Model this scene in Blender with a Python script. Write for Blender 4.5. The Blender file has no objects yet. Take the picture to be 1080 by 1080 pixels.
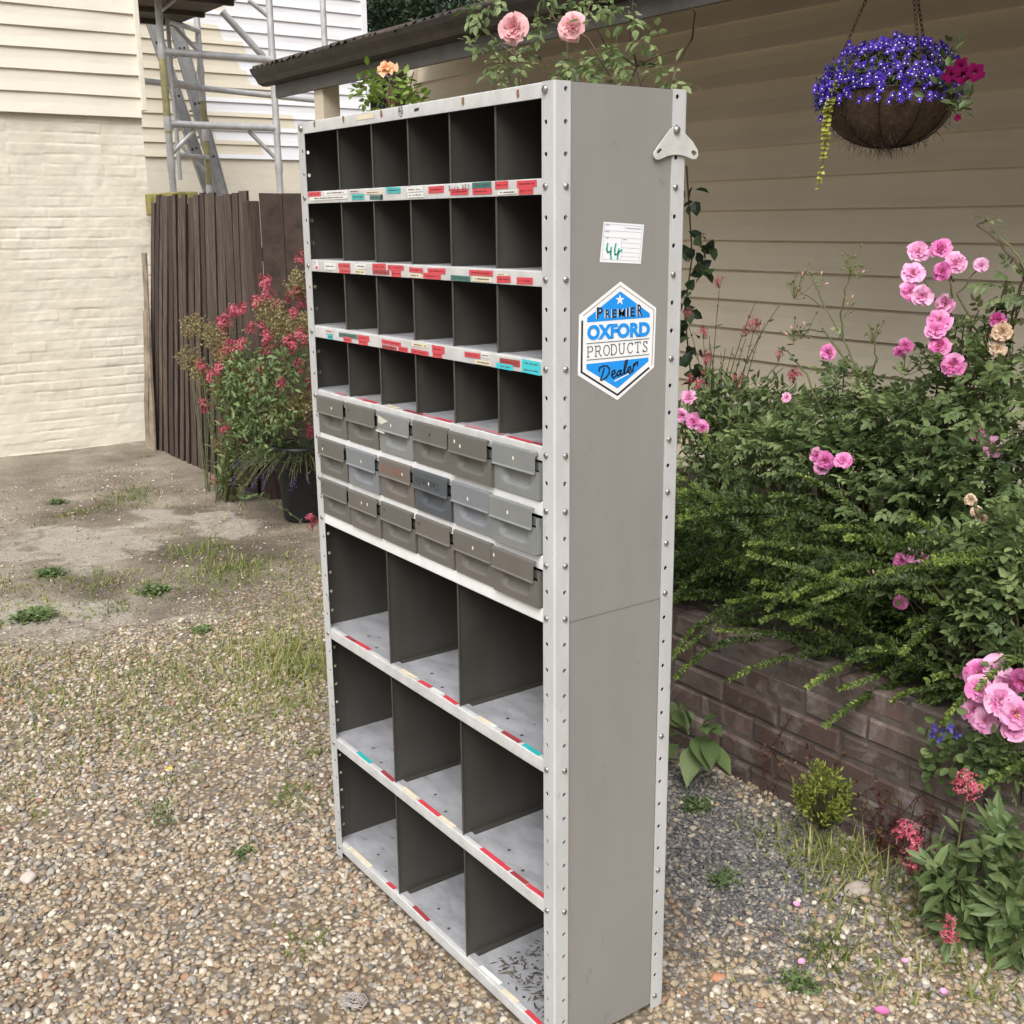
import bpy, bmesh, math, random
import numpy as np
from mathutils import Vector, Matrix
rng = np.random.default_rng(7)
random.seed(7)
PI = math.pi
sc = bpy.context.scene
COL = sc.collection

# ------------------------------------------------------------------ camera
F_PX = 1189.673                       # focal length in pixels of a 1080 px wide frame
CAM = np.array([1.55756, -1.20055, 1.67855])
YAW, PITCH, ROLL = math.radians(144.5956), math.radians(-14.5315), math.radians(-0.567)
_f = np.array([math.cos(YAW)*math.cos(PITCH), math.sin(YAW)*math.cos(PITCH), math.sin(PITCH)])
_r0 = np.array([math.sin(YAW), -math.cos(YAW), 0.0]); _u0 = np.cross(_r0, _f)
CR = math.cos(ROLL)*_r0 + math.sin(ROLL)*_u0
CU = -math.sin(ROLL)*_r0 + math.cos(ROLL)*_u0
cam_d = bpy.data.cameras.new("camera"); cam = bpy.data.objects.new("camera", cam_d); COL.objects.link(cam)
cam_d.sensor_width = 36.0; cam_d.lens = 36.0*F_PX/1080.0
cam_d.clip_start = 0.05; cam_d.clip_end = 500
cam.matrix_world = Matrix(((CR[0], CU[0], -_f[0], CAM[0]), (CR[1], CU[1], -_f[1], CAM[1]),
                           (CR[2], CU[2], -_f[2], CAM[2]), (0, 0, 0, 1)))
sc.camera = cam

# ------------------------------------------------------------------ sky, sun, exposure
SUN_EL, SUN_AZ = math.radians(48), math.radians(-44)      # direction TO the sun (azimuth from +x towards +y)
world = bpy.data.worlds.new("World"); sc.world = world; world.use_nodes = True
wn = world.node_tree; wn.nodes.clear()
sky = wn.nodes.new("ShaderNodeTexSky"); sky.sky_type = 'NISHITA'; sky.sun_disc = False
sky.sun_elevation = SUN_EL; sky.sun_rotation = math.radians(90) - SUN_AZ
sky.dust_density = 4.0; sky.ozone_density = 1.0; sky.air_density = 1.0
hs = wn.nodes.new("ShaderNodeHueSaturation"); hs.inputs['Saturation'].default_value = 0.30
bg = wn.nodes.new("ShaderNodeBackground"); bg.inputs['Strength'].default_value = 0.105
wo = wn.nodes.new("ShaderNodeOutputWorld")
# overcast dome: about three times brighter overhead than at the horizon
wtc = wn.nodes.new("ShaderNodeTexCoord"); wsx = wn.nodes.new("ShaderNodeSeparateXYZ"); wmr = wn.nodes.new("ShaderNodeMapRange")
wmr.inputs['From Min'].default_value = 0.0; wmr.inputs['From Max'].default_value = 0.9; wmr.inputs['To Min'].default_value = 0.42; wmr.inputs['To Max'].default_value = 1.55
wvm = wn.nodes.new("ShaderNodeVectorMath"); wvm.operation = 'SCALE'
wn.links.new(wtc.outputs['Generated'], wsx.inputs[0]); wn.links.new(wsx.outputs[2], wmr.inputs['Value'])
wn.links.new(sky.outputs[0], hs.inputs['Color']); wn.links.new(hs.outputs[0], wvm.inputs[0]); wn.links.new(wmr.outputs[0], wvm.inputs['Scale'])
wn.links.new(wvm.outputs[0], bg.inputs['Color'])
wn.links.new(bg.outputs[0], wo.inputs['Surface'])
sun_d = bpy.data.lights.new("sun", 'SUN'); sun = bpy.data.objects.new("sun", sun_d); COL.objects.link(sun)
sun_d.energy = 2.3; sun_d.angle = math.radians(48); sun_d.color = (1.0, 0.975, 0.94)
_sd = Vector((math.cos(SUN_EL)*math.cos(SUN_AZ), math.cos(SUN_EL)*math.sin(SUN_AZ), math.sin(SUN_EL)))
sun.rotation_euler = _sd.to_track_quat('Z', 'Y').to_euler(); sun.location = (6, -5, 12)
sc.view_settings.view_transform = 'Standard'; sc.view_settings.look = 'None'
sc.view_settings.exposure = 0.42; sc.view_settings.gamma = 1.0
sc.cycles.max_bounces = 8; sc.cycles.diffuse_bounces = 5; sc.cycles.transparent_max_bounces = 8

# ------------------------------------------------------------------ measuring helpers
def ray(x, y): return _f + (x-540)/F_PX*CR - (y-540)/F_PX*CU
def on(x, y, axis, val):               # real point where the sight line meets the plane axis = val
    d = ray(x, y); return CAM + d*((val-CAM[axis])/d[axis])
def onX(x, y, v=0.0): return on(x, y, 0, v)
def onY(x, y, v=0.0): return on(x, y, 1, v)
def onZ(x, y, v=0.0): return on(x, y, 2, v)
def px_of(P):
    d = np.asarray(P, float)-CAM; z = d@_f
    return 540+F_PX*(d@CR)/z, 540-F_PX*(d@CU)/z
def nrm(a):
    a = np.asarray(a, float); return a/np.maximum(np.linalg.norm(a, axis=-1, keepdims=True), 1e-9)

# ------------------------------------------------------------------ mesh builder
class MB:
    def __init__(s): s.v = []; s.f = []; s.n = 0
    def add(s, verts, faces, mi=0, tint=0.5, smooth=False):
        verts = np.asarray(verts, float).reshape(-1, 3); faces = np.asarray(faces, int)
        if len(faces) == 0: return
        t = np.broadcast_to(np.asarray(tint, float), (len(faces),))
        s.v.append(verts); s.f.append((faces+s.n, mi, t, smooth)); s.n += len(verts)
    def poly(s, pts, mi=0, tint=0.5):
        s.add(pts, [list(range(len(pts)))], mi, tint)
    def box(s, lo, hi, mi=0, tint=0.5, rot=None, about=None):
        lo = np.asarray(lo, float); hi = np.asarray(hi, float)
        v = np.array([[x, y, z] for x in (lo[0], hi[0]) for y in (lo[1], hi[1]) for z in (lo[2], hi[2])])
        if rot is not None:
            c = (lo+hi)/2 if about is None else np.asarray(about); v = (v-c)@np.asarray(rot).T+c
        s.add(v, [[0,1,3,2],[4,6,7,5],[0,4,5,1],[2,3,7,6],[0,2,6,4],[1,5,7,3]], mi, tint)
    def grid(s, P, mi=0, tint=0.5, smooth=True, closed=False):     # P[n,m,3]
        n, m = P.shape[:2]; i, j = np.meshgrid(np.arange(n-1), np.arange(m if closed else m-1), indexing='ij')
        j2 = (j+1) % m
        s.add(P.reshape(-1, 3), np.stack([i*m+j, (i+1)*m+j, (i+1)*m+j2, i*m+j2], -1).reshape(-1, 4), mi, tint, smooth)
    def tube(s, pts, rad, sides=6, mi=0, tint=0.5, cap=True):
        pts = np.asarray(pts, float); n = len(pts); rad = np.broadcast_to(np.asarray(rad, float), (n,))
        t = nrm(np.gradient(pts, axis=0)); up = np.array([0, 0, 1.0]) if abs(t[0][2]) < 0.9 else np.array([1.0, 0, 0])
        a = nrm(np.cross(t, up)); b = np.cross(t, a); th = np.arange(sides)*2*PI/sides
        P = pts[:, None]+rad[:, None, None]*(np.cos(th)[None, :, None]*a[:, None]+np.sin(th)[None, :, None]*b[:, None])
        s.grid(P, mi, tint, True, True)
        if cap and sides > 3:
            s.add(P[0], [list(range(sides))[::-1]], mi, tint); s.add(P[-1], [list(range(sides))], mi, tint)
    def extrude_x(s, prof, x0, x1, mi=0, tint=0.5, smooth=False):   # closed (y,z) profile
        prof = np.asarray(prof, float); n = len(prof)
        A = np.c_[np.full(n, x0), prof]; B = np.c_[np.full(n, x1), prof]
        k = np.arange(n); k2 = (k+1) % n
        s.add(np.r_[A, B], np.stack([k, k2, k2+n, k+n], -1), mi, tint, smooth)
        s.add(A, [list(range(n))[::-1]], mi, tint); s.add(B, [list(range(n))], mi, tint)
    def build(s, name, mats, parent=None, loc=None):
        me = bpy.data.meshes.new(name)
        if not isinstance(mats, (list, tuple)): mats = [mats]
        V = np.concatenate(s.v) if s.v else np.zeros((0, 3))
        if loc is not None: V = V-np.asarray(loc)
        ls, lt, mi, tn, sm = [], [], [], [], []
        for f, m, t, smo in s.f:
            ls.append(f.reshape(-1)); lt.append(np.full(len(f), f.shape[1])); mi.append(np.full(len(f), m)); tn.append(t); sm.append(np.full(len(f), smo))
        ls = np.concatenate(ls); lt = np.concatenate(lt); st = np.r_[0, np.cumsum(lt)[:-1]]
        me.vertices.add(len(V)); me.vertices.foreach_set('co', V.astype(np.float32).ravel())
        me.loops.add(len(ls)); me.loops.foreach_set('vertex_index', ls.astype(np.int32))
        me.polygons.add(len(lt)); me.polygons.foreach_set('loop_start', st.astype(np.int32))
        me.polygons.foreach_set('material_index', np.concatenate(mi).astype(np.int32))
        me.polygons.foreach_set('use_smooth', np.concatenate(sm).astype(bool))
        at = me.attributes.new('tint', 'FLOAT', 'FACE'); at.data.foreach_set('value', np.concatenate(tn).astype(np.float32))
        for m in mats: me.materials.append(m)
        me.update(calc_edges=True); me.validate()
        o = bpy.data.objects.new(name, me); COL.objects.link(o)
        if parent is not None: o.parent = parent
        if loc is not None: o.location = loc
        return o
def tag(o, label=None, cat=None, group=None, kind=None):
    if label: o['label'] = label
    if cat: o['category'] = cat
    if group: o['group'] = group
    if kind: o['kind'] = kind
    return o
def thing(name, loc, label, cat, group=None):
    o = bpy.data.objects.new(name, None); COL.objects.link(o); o.location = loc; o.empty_display_size = 0.1
    bpy.context.view_layer.update()
    return tag(o, label, cat, group)
def put(mb, name, mats, root):          # build a part from world coordinates under a thing's Empty
    o = mb.build(name, mats, root)
    o.matrix_parent_inverse = Matrix.Translation(-Vector(root.location)); return o
def sub(mb, name, mats, part, root):    # a sub-part, world coordinates
    o = mb.build(name, mats, part); return o
def bevel(o, w=0.002, seg=2):
    m = o.modifiers.new('bevel', 'BEVEL'); m.width = w; m.segments = seg; m.limit_method = 'ANGLE'; return o

# ------------------------------------------------------------------ materials
def newmat(name):
    m = bpy.data.materials.new(name); m.use_nodes = True; nt = m.node_tree
    return m, nt, nt.nodes['Principled BSDF']
def N(nt, typ, **kw):
    n = nt.nodes.new(typ)
    for k, v in kw.items():
        if k in n.inputs: n.inputs[k].default_value = v
        else: setattr(n, k, v)
    return n
def ramp(nt, stops, fac=None, interp='LINEAR'):
    r = nt.nodes.new('ShaderNodeValToRGB'); r.color_ramp.interpolation = interp
    els = r.color_ramp.elements
    while len(els) < len(stops): els.new(0.5)
    for e, (p, c) in zip(els, stops):
        e.position = p; e.color = (*c, 1) if len(c) == 3 else c
    if fac is not None: nt.links.new(fac, r.inputs[0])
    return r
def mixc(nt, a, b, fac, mode='MIX'):
    m = nt.nodes.new('ShaderNodeMix'); m.data_type = 'RGBA'; m.blend_type = mode
    for sock, v in ((m.inputs[6], a), (m.inputs[7], b)):
        if isinstance(v, (tuple, list)): sock.default_value = (*v, 1) if len(v) == 3 else v
        else: nt.links.new(v, sock)
    if isinstance(fac, (int, float)): m.inputs[0].default_value = fac
    else: nt.links.new(fac, m.inputs[0])
    return m.outputs[2]
def noise(nt, scale, detail=4, rough=0.55, vec=None, dist=0.0):
    n = N(nt, 'ShaderNodeTexNoise', Scale=scale, Detail=detail, Roughness=rough, Distortion=dist)
    if vec is not None: nt.links.new(vec, n.inputs['Vector'])
    return n.outputs['Fac']
def coords(nt, scale=(1, 1, 1)):
    t = nt.nodes.new('ShaderNodeTexCoord'); mp = nt.nodes.new('ShaderNodeMapping'); mp.inputs['Scale'].default_value = scale
    nt.links.new(t.outputs['Object'], mp.inputs[0]); return mp.outputs[0]
def attr(nt, name, typ='GEOMETRY'):
    a = nt.nodes.new('ShaderNodeAttribute'); a.attribute_name = name; a.attribute_type = typ; return a.outputs['Fac']
def bump(nt, b, h, strength=0.3, dist=0.01):
    n = N(nt, 'ShaderNodeBump', Strength=strength, Distance=dist); nt.links.new(h, n.inputs['Height']); nt.links.new(n.outputs[0], b.inputs['Normal'])
def mathn(nt, op, a, b=0.0, clamp=False):
    n = nt.nodes.new('ShaderNodeMath'); n.operation = op; n.use_clamp = clamp
    for i, v in enumerate((a, b)):
        if isinstance(v, (int, float)): n.inputs[i].default_value = v
        else: nt.links.new(v, n.inputs[i])
    return n.outputs[0]
def plain(name, col, rough=0.5, metal=0.0, var=0.12, scale=8, spec=0.5):
    m, nt, b = newmat(name); v = coords(nt)
    lo = tuple(c*(1-var) for c in col); hi = tuple(min(1, c*(1+var)) for c in col)
    r = ramp(nt, [(0.3, lo), (0.7, hi)], noise(nt, scale, 5, 0.6, v)); nt.links.new(r.outputs[0], b.inputs['Base Color'])
    b.inputs['Roughness'].default_value = rough; b.inputs['Metallic'].default_value = metal; b.inputs['Specular IOR Level'].default_value = spec
    return m
def leafmat(name, dark, mid, light, trans=0.3, rough=0.45):
    m, nt, b = newmat(name)
    r = ramp(nt, [(0, dark), (0.5, mid), (1, light)], attr(nt, 'tint'))
    nt.links.new(r.outputs[0], b.inputs['Base Color']); b.inputs['Roughness'].default_value = rough
    b.inputs['Specular IOR Level'].default_value = 0.35
    tr = nt.nodes.new('ShaderNodeBsdfTranslucent'); nt.links.new(r.outputs[0], tr.inputs['Color'])
    mx = nt.nodes.new('ShaderNodeMixShader'); mx.inputs[0].default_value = trans
    out = nt.nodes['Material Output']
    nt.links.new(b.outputs[0], mx.inputs[1]); nt.links.new(tr.outputs[0], mx.inputs[2]); nt.links.new(mx.outputs[0], out.inputs['Surface'])
    return m
# ================================================================== ground
from mathutils import noise as mnoise
def fbm(x, y, s, o=4, seed=0.0): return mnoise.fractal(Vector((x*s+seed, y*s-seed, seed*1.7)), 0.9, 2.0, o)
def axis(lo, hi, fine, far):
    a = np.arange(lo, hi+1e-6, fine); g = [fine*1.5]
    while g[-1] < far: g.append(g[-1]*1.45)
    return np.r_[(lo-np.array(g)[::-1]), a, hi+np.array(g)]
gx, gy = axis(-9.0, 1.2, .06, 90), axis(-2.6, 2.4, .06, 90)
def dirt_amount(x, y):                 # 0 = pebble drive, 1 = old concrete and trodden earth
    return np.clip((-2.50-x-.10*(y+.2)+.55*fbm(x, y, .9)+.30*fbm(x, y, 3.5, 4, 6.0))/1.25, 0, 1)
def patches(x, y, lst, seed):
    v = -9
    for cx, cy, rx, ry in lst: v = max(v, 1.05-math.hypot((x-cx)/rx, (y-cy)/ry)+.8*fbm(x, y, 1.6, 5, seed)+.5*fbm(x, y, 5.5, 4, seed+3))
    return float(np.clip(v/.8, 0, 1))
CONC = [(-4.95, .15, .62, .62), (-4.3, .35, .45, .35), (-3.25, -.12, .42, .32), (-4.4, 1.1, .3, .18), (-3.0, .35, .28, .2), (-5.3, .8, .5, .2)]
DAMP = [(-4.7, 1.15, .75, .5), (-3.2, .72, .55, .45), (-4.0, .9, .7, .5), (-5.4, .55, .35, .3), (-3.7, .15, .35, .25)]
def slate_amount(x, y):                # dark slate chippings behind the unit
    d = math.hypot((x+.52)/.62, (y-.88)/.40); return float(np.clip((1.15-d+.45*fbm(x, y, 2.2, 4, 5.1))/.5, 0, 1))
def gz(x, y):                          # gentle unevenness
    e = min(1.0, max(0.0, (max(abs(x+.45)-.6, abs(y-.15)-.25))/.3))
    return (.012*fbm(x, y, .8, 3, 2.0)+.005*fbm(x, y, 5, 3, 7.0))*e-.006
Gv = np.zeros((len(gx), len(gy), 3)); ad = np.zeros((len(gx), len(gy))); asl = ad.copy(); aco = ad.copy(); ada = ad.copy()
for i, x in enumerate(gx):
    for j, y in enumerate(gy):
        near = -9.5 < x < 2 and -3 < y < 3
        Gv[i, j] = (x, y, gz(x, y) if near else -.01)
        ad[i, j] = dirt_amount(x, y) if near else 1.0*(x < -3); asl[i, j] = slate_amount(x, y) if near else 0
        if near: aco[i, j] = patches(x, y, CONC, 11.0); ada[i, j] = patches(x, y, DAMP, 17.0)
mb = MB(); mb.grid(Gv); ground = mb.build('ground', bpy.data.materials.new('tmp')); tag(ground, 'pebble drive running into old concrete and trodden earth', None, None, 'structure')
for nm, a in (('dirt', ad), ('slate', asl), ('conc', aco), ('damp', ada)):
    t = ground.data.attributes.new(nm, 'FLOAT', 'POINT'); t.data.foreach_set('value', a.astype(np.float32).ravel())
m, nt, b = newmat('ground'); v = coords(nt)
vor = N(nt, 'ShaderNodeTexVoronoi', Scale=62.0); nt.links.new(v, vor.inputs['Vector'])
sep = nt.nodes.new('ShaderNodeSeparateColor'); nt.links.new(vor.outputs['Color'], sep.inputs[0])
PEB = [(0.0, (0.34, 0.27, 0.19)), (0.14, (0.50, 0.43, 0.33)), (0.28, (0.22, 0.20, 0.175)), (0.40, (0.44, 0.32, 0.20)), (0.52, (0.60, 0.54, 0.44)), (0.64, (0.30, 0.205, 0.13)), (0.74, (0.38, 0.36, 0.33)), (0.84, (0.16, 0.15, 0.145)), (0.92, (0.52, 0.45, 0.36))]
peb = ramp(nt, PEB, sep.outputs[0], 'CONSTANT')
sand = ramp(nt, [(0.3, (0.13, 0.098, 0.066)), (0.7, (0.21, 0.165, 0.115))], noise(nt, 9, 6, .6, v))
pfac = ramp(nt, [(0.30, (1, 1, 1)), (0.62, (0, 0, 0))], vor.outputs['Distance'])
drive = mixc(nt, sand.outputs[0], peb.outputs[0], pfac.outputs[0])
# earth + worn concrete
earth = ramp(nt, [(0.28, (0.10, 0.080, 0.060)), (0.5, (0.20, 0.168, 0.130)), (0.75, (0.36, 0.315, 0.25))], noise(nt, 2.6, 8, .68, v, .4))
conc = ramp(nt, [(0.3, (0.25, 0.228, 0.19)), (0.7, (0.43, 0.395, 0.335))], noise(nt, 11, 7, .7, v))
dampc = ramp(nt, [(0.3, (0.042, 0.032, 0.022)), (0.7, (0.10, 0.077, 0.054))], noise(nt, 8, 7, .7, v))
e1 = mixc(nt, earth.outputs[0], dampc.outputs[0], mathn(nt, 'MULTIPLY', attr(nt, 'damp'), .85))
cbreak = ramp(nt, [(.46, (0, 0, 0)), (.60, (1, 1, 1))], mathn(nt, 'ADD', mathn(nt, 'MULTIPLY', attr(nt, 'conc'), .55), mathn(nt, 'MULTIPLY', noise(nt, 9, 9, .78, v), .62)))
e2 = mixc(nt, e1, conc.outputs[0], mathn(nt, 'MULTIPLY', cbreak.outputs[0], .85))
v2 = N(nt, 'ShaderNodeTexVoronoi', Scale=120.0); nt.links.new(v, v2.inputs['Vector'])
s2 = nt.nodes.new('ShaderNodeSeparateColor'); nt.links.new(v2.outputs['Color'], s2.inputs[0])
sp = ramp(nt, [(0.32, (0, 0, 0)), (0.4, (1, 1, 1))], s2.outputs[1]); sp2 = ramp(nt, [(0.2, (1, 1, 1)), (0.42, (0, 0, 0))], v2.outputs['Distance'])
spk = mathn(nt, 'MULTIPLY', sp.outputs[0], sp2.outputs[0]); spk = mathn(nt, 'MULTIPLY', spk, ramp(nt, [(.35, (.1, .1, .1)), (.62, (.9, .9, .9))], noise(nt, 1.3, 5, .6, v)).outputs[0])
g3 = noise(nt, 55, 8, .8, v); e2 = mixc(nt, e2, (0.055, 0.043, 0.03), mathn(nt, 'MULTIPLY', ramp(nt, [(.28, (1, 1, 1)), (.46, (0, 0, 0))], g3).outputs[0], .75)); e2 = mixc(nt, e2, (0.44, 0.39, 0.32), mathn(nt, 'MULTIPLY', ramp(nt, [(.56, (0, 0, 0)), (.72, (1, 1, 1))], g3).outputs[0], .6))
e3 = mixc(nt, e2, ramp(nt, PEB, s2.outputs[0], 'CONSTANT').outputs[0], spk)
crack = N(nt, 'ShaderNodeTexVoronoi', Scale=1.1, feature='DISTANCE_TO_EDGE'); wv = nt.nodes.new('ShaderNodeVectorMath'); wv.operation = 'ADD'
nn = N(nt, 'ShaderNodeTexNoise', Scale=4.0, Detail=5); nt.links.new(v, nn.inputs['Vector']); sc_ = nt.nodes.new('ShaderNodeVectorMath'); sc_.operation = 'SCALE'; sc_.inputs['Scale'].default_value = .35
nt.links.new(nn.outputs['Color'], sc_.inputs[0]); nt.links.new(v, wv.inputs[0]); nt.links.new(sc_.outputs[0], wv.inputs[1]); nt.links.new(wv.outputs[0], crack.inputs['Vector'])
ck = ramp(nt, [(0.0, (1, 1, 1)), (0.022, (0, 0, 0))], crack.outputs['Distance'])
e3 = mixc(nt, e3, (0.06, 0.047, 0.032), mathn(nt, 'MULTIPLY', ck.outputs[0], mathn(nt, 'MULTIPLY', attr(nt, 'conc'), .6)))
dd = mathn(nt, 'ADD', attr(nt, 'dirt'), mathn(nt, 'MULTIPLY', mathn(nt, 'SUBTRACT', noise(nt, 6, 6, .65, v), .5), 1.1))
df = ramp(nt, [(0.22, (0, 0, 0)), (0.72, (1, 1, 1))], dd)
base = mixc(nt, drive, e3, df.outputs[0])
slate_c = ramp(nt, [(0, (0.055, 0.058, 0.066)), (.3, (0.11, 0.115, 0.125)), (.55, (0.17, 0.16, 0.15)), (.8, (0.075, 0.08, 0.09))], s2.outputs[0], 'CONSTANT')
base = mixc(nt, base, slate_c.outputs[0], attr(nt, 'slate'))
nt.links.new(base, b.inputs['Base Color']); b.inputs['Roughness'].default_value = .9
hh = mathn(nt, 'ADD', mathn(nt, 'MULTIPLY', vor.outputs['Distance'], -.5), noise(nt, 30, 6, .7, v)); bump(nt, b, hh, .7, .012)
ground.data.materials[0] = m

# ---- loose pebbles: one stuff object, instanced on scattered points
def scatter(name, pts, scl, tint, stops, rough, label, subdiv=2):
    n = len(pts); me = bpy.data.meshes.new(name); me.vertices.add(n); me.vertices.foreach_set('co', np.asarray(pts, np.float32).ravel())
    a = me.attributes.new('scl', 'FLOAT_VECTOR', 'POINT'); a.data.foreach_set('vector', np.asarray(scl, np.float32).ravel())
    ro = np.c_[rng.normal(0, .3, n), rng.normal(0, .3, n), rng.random(n)*6.28]
    a = me.attributes.new('rot', 'FLOAT_VECTOR', 'POINT'); a.data.foreach_set('vector', ro.astype(np.float32).ravel())
    a = me.attributes.new('tint', 'FLOAT', 'POINT'); a.data.foreach_set('value', np.asarray(tint, np.float32))
    a = me.attributes.new('pick', 'INT', 'POINT'); a.data.foreach_set('value', rng.integers(0, 5, n).astype(np.int32))
    o = bpy.data.objects.new(name, me); COL.objects.link(o)
    m, nt, b = newmat(name); r = ramp(nt, stops, attr(nt, 'tint', 'INSTANCER'), 'CONSTANT'); v = coords(nt)
    c = mixc(nt, r.outputs[0], (0.25, 0.2, 0.15), mathn(nt, 'MULTIPLY', noise(nt, 2.2, 5, .6, v), .5)); nt.links.new(c, b.inputs['Base Color']); b.inputs['Roughness'].default_value = rough
    me.materials.append(m)
    ng = bpy.data.node_groups.new(name, 'GeometryNodeTree')
    ng.interface.new_socket(name='Geometry', in_out='INPUT', socket_type='NodeSocketGeometry'); ng.interface.new_socket(name='Geometry', in_out='OUTPUT', socket_type='NodeSocketGeometry')
    gi, go = ng.nodes.new('NodeGroupInput'), ng.nodes.new('NodeGroupOutput'); L = ng.links.new
    g2i = ng.nodes.new('GeometryNodeGeometryToInstance')
    for k in range(5):
        ico = ng.nodes.new('GeometryNodeMeshIcoSphere'); ico.inputs['Radius'].default_value = 1.0; ico.inputs['Subdivisions'].default_value = subdiv
        pos = ng.nodes.new('GeometryNodeInputPosition'); ns = ng.nodes.new('ShaderNodeTexNoise'); ns.noise_dimensions = '4D'; ns.inputs['W'].default_value = 3.7*k; ns.inputs['Scale'].default_value = 1.1; ns.inputs['Detail'].default_value = 1.5
        sb = ng.nodes.new('ShaderNodeVectorMath'); sb.operation = 'SUBTRACT'; sb.inputs[1].default_value = (.5, .5, .5)
        s3 = ng.nodes.new('ShaderNodeVectorMath'); s3.operation = 'SCALE'; s3.inputs['Scale'].default_value = 1.5
        sp_ = ng.nodes.new('GeometryNodeSetPosition'); sm = ng.nodes.new('GeometryNodeSetShadeSmooth'); mt = ng.nodes.new('GeometryNodeSetMaterial'); mt.inputs['Material'].default_value = m
        L(pos.outputs[0], ns.inputs['Vector']); L(ns.outputs['Color'], sb.inputs[0]); L(sb.outputs[0], s3.inputs[0]); L(s3.outputs[0], sp_.inputs['Offset'])
        L(ico.outputs['Mesh'], sp_.inputs['Geometry']); L(sp_.outputs[0], sm.inputs['Geometry']); L(sm.outputs[0], mt.inputs['Geometry']); L(mt.outputs[0], g2i.inputs[0])
    ip = ng.nodes.new('GeometryNodeInstanceOnPoints'); ip.inputs['Pick Instance'].default_value = True
    def na(nm, t):
        q = ng.nodes.new('GeometryNodeInputNamedAttribute'); q.data_type = t; q.inputs['Name'].default_value = nm
        return [s for s in q.outputs if s.enabled and s.name == 'Attribute'][0]
    L(gi.outputs[0], ip.inputs['Points']); L(g2i.outputs[0], ip.inputs['Instance']); L(na('pick', 'INT'), ip.inputs['Instance Index']); L(na('rot', 'FLOAT_VECTOR'), ip.inputs['Rotation']); L(na('scl', 'FLOAT_VECTOR'), ip.inputs['Scale'])
    L(ip.outputs[0], go.inputs[0]); md = o.modifiers.new('pebbles', 'NODES'); md.node_group = ng
    return tag(o, label, None, None, 'stuff')
STONES = [(0.0, (0.34, 0.26, 0.175)), (0.15, (0.50, 0.43, 0.335)), (0.29, (0.20, 0.18, 0.16)), (0.39, (0.38, 0.28, 0.175)), (0.53, (0.66, 0.60, 0.49)), (0.62, (0.235, 0.165, 0.10)), (0.70, (0.33, 0.31, 0.285)), (0.79, (0.13, 0.128, 0.128)), (0.86, (0.42, 0.345, 0.235)), (0.972, (0.33, 0.18, 0.105))]
P, S, T = [], [], []
cand = np.c_[rng.uniform(-6.6, 1.0, 225000), rng.uniform(-2.3, 1.32, 225000)]
for x, y in cand:
    px, py = px_of((x, y, 0))
    if not (-60 < px < 1130 and 380 < py < 1150) or (-.975 < x < -.006 and .004 < y < .296): continue
    d = float(dirt_amount(x, y)); sl = slate_amount(x, y); pr = (1-.2*rng.random())*(.70 if d < .01 else (.07+.59*(1-d)**2)*min(1.0, max(.3, (x+8.5)/4.5)))
    bare = fbm(x, y, 1.7, 4, 9.3); pr *= 1.0 if bare < .12 else .38
    if x < -5.3: pr *= 3.0
    if rng.random() > pr or rng.random() < sl*.92: continue
    if math.hypot(x-CAM[0], y-CAM[1]) > 3.6 and rng.random() < .35: continue
    s = .0046+.0056*rng.random()**1.7+(.004 if rng.random() < .04 else 0)
    if d > .4: s *= .75
    S.append((s*rng.uniform(.85, 1.35), s*rng.uniform(.7, 1.0), s*rng.uniform(.5, .8))); P.append((x, y, gz(x, y)+s*(.15+.45*rng.random()))); T.append(rng.random())
scatter('gravel', P, S, T, STONES, .7, 'tan, cream and grey pebbles covering the drive')
P, S, T = [], [], []
for x, y in np.c_[rng.uniform(-1.5, .6, 34000), rng.uniform(.2, 1.3, 34000)]:
    sl = slate_amount(x, y)
    if rng.random() > sl or (-.99 < x < .01 and y < .31): continue
    s = .0030+.0042*rng.random()**2.2; S.append((s*1.3, s*.9, s*.55)); P.append((x, y, gz(x, y)+s*rng.uniform(.2, .8))); T.append(rng.random())
scatter('slate_chippings', P, S, T, [(0, (0.075, 0.078, 0.088)), (.3, (0.14, 0.145, 0.155)), (.5, (0.22, 0.215, 0.205)), (.7, (0.10, 0.105, 0.118)), (.85, (0.36, 0.32, 0.26))], .6, 'dark blue grey chippings in the gap between unit and brick wall')

# ================================================================== painted walls
def paint(name, col, dirty, wear=(0.20, 0.17, 0.13), wearamt=.5, rough=.6, scale=1.0, patch=None):
    m, nt, b = newmat(name); v = coords(nt, (1, 1, 1)); vs = coords(nt, (.25, .25, 3.0))
    c0 = ramp(nt, [(0.3, dirty), (0.65, col)], noise(nt, 1.6*scale, 6, .65, v)).outputs[0]
    if patch is not None: c0 = patch(nt, c0)
    c1 = mixc(nt, c0, tuple(x*.82 for x in dirty), mathn(nt, 'MULTIPLY', ramp(nt, [(.5, (0, 0, 0)), (.75, (1, 1, 1))], noise(nt, 5*scale, 5, .6, vs)).outputs[0], .45))
    wf = mathn(nt, 'MULTIPLY', ramp(nt, [(.66, (0, 0, 0)), (.72, (1, 1, 1))], noise(nt, 9*scale, 8, .72, v, .8)).outputs[0], wearamt)
    c2 = mixc(nt, c1, wear, wf); nt.links.new(c2, b.inputs['Base Color']); b.inputs['Roughness'].default_value = rough
    bump(nt, b, noise(nt, 26*scale, 5, .65, v), .22, .006); return m
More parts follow.
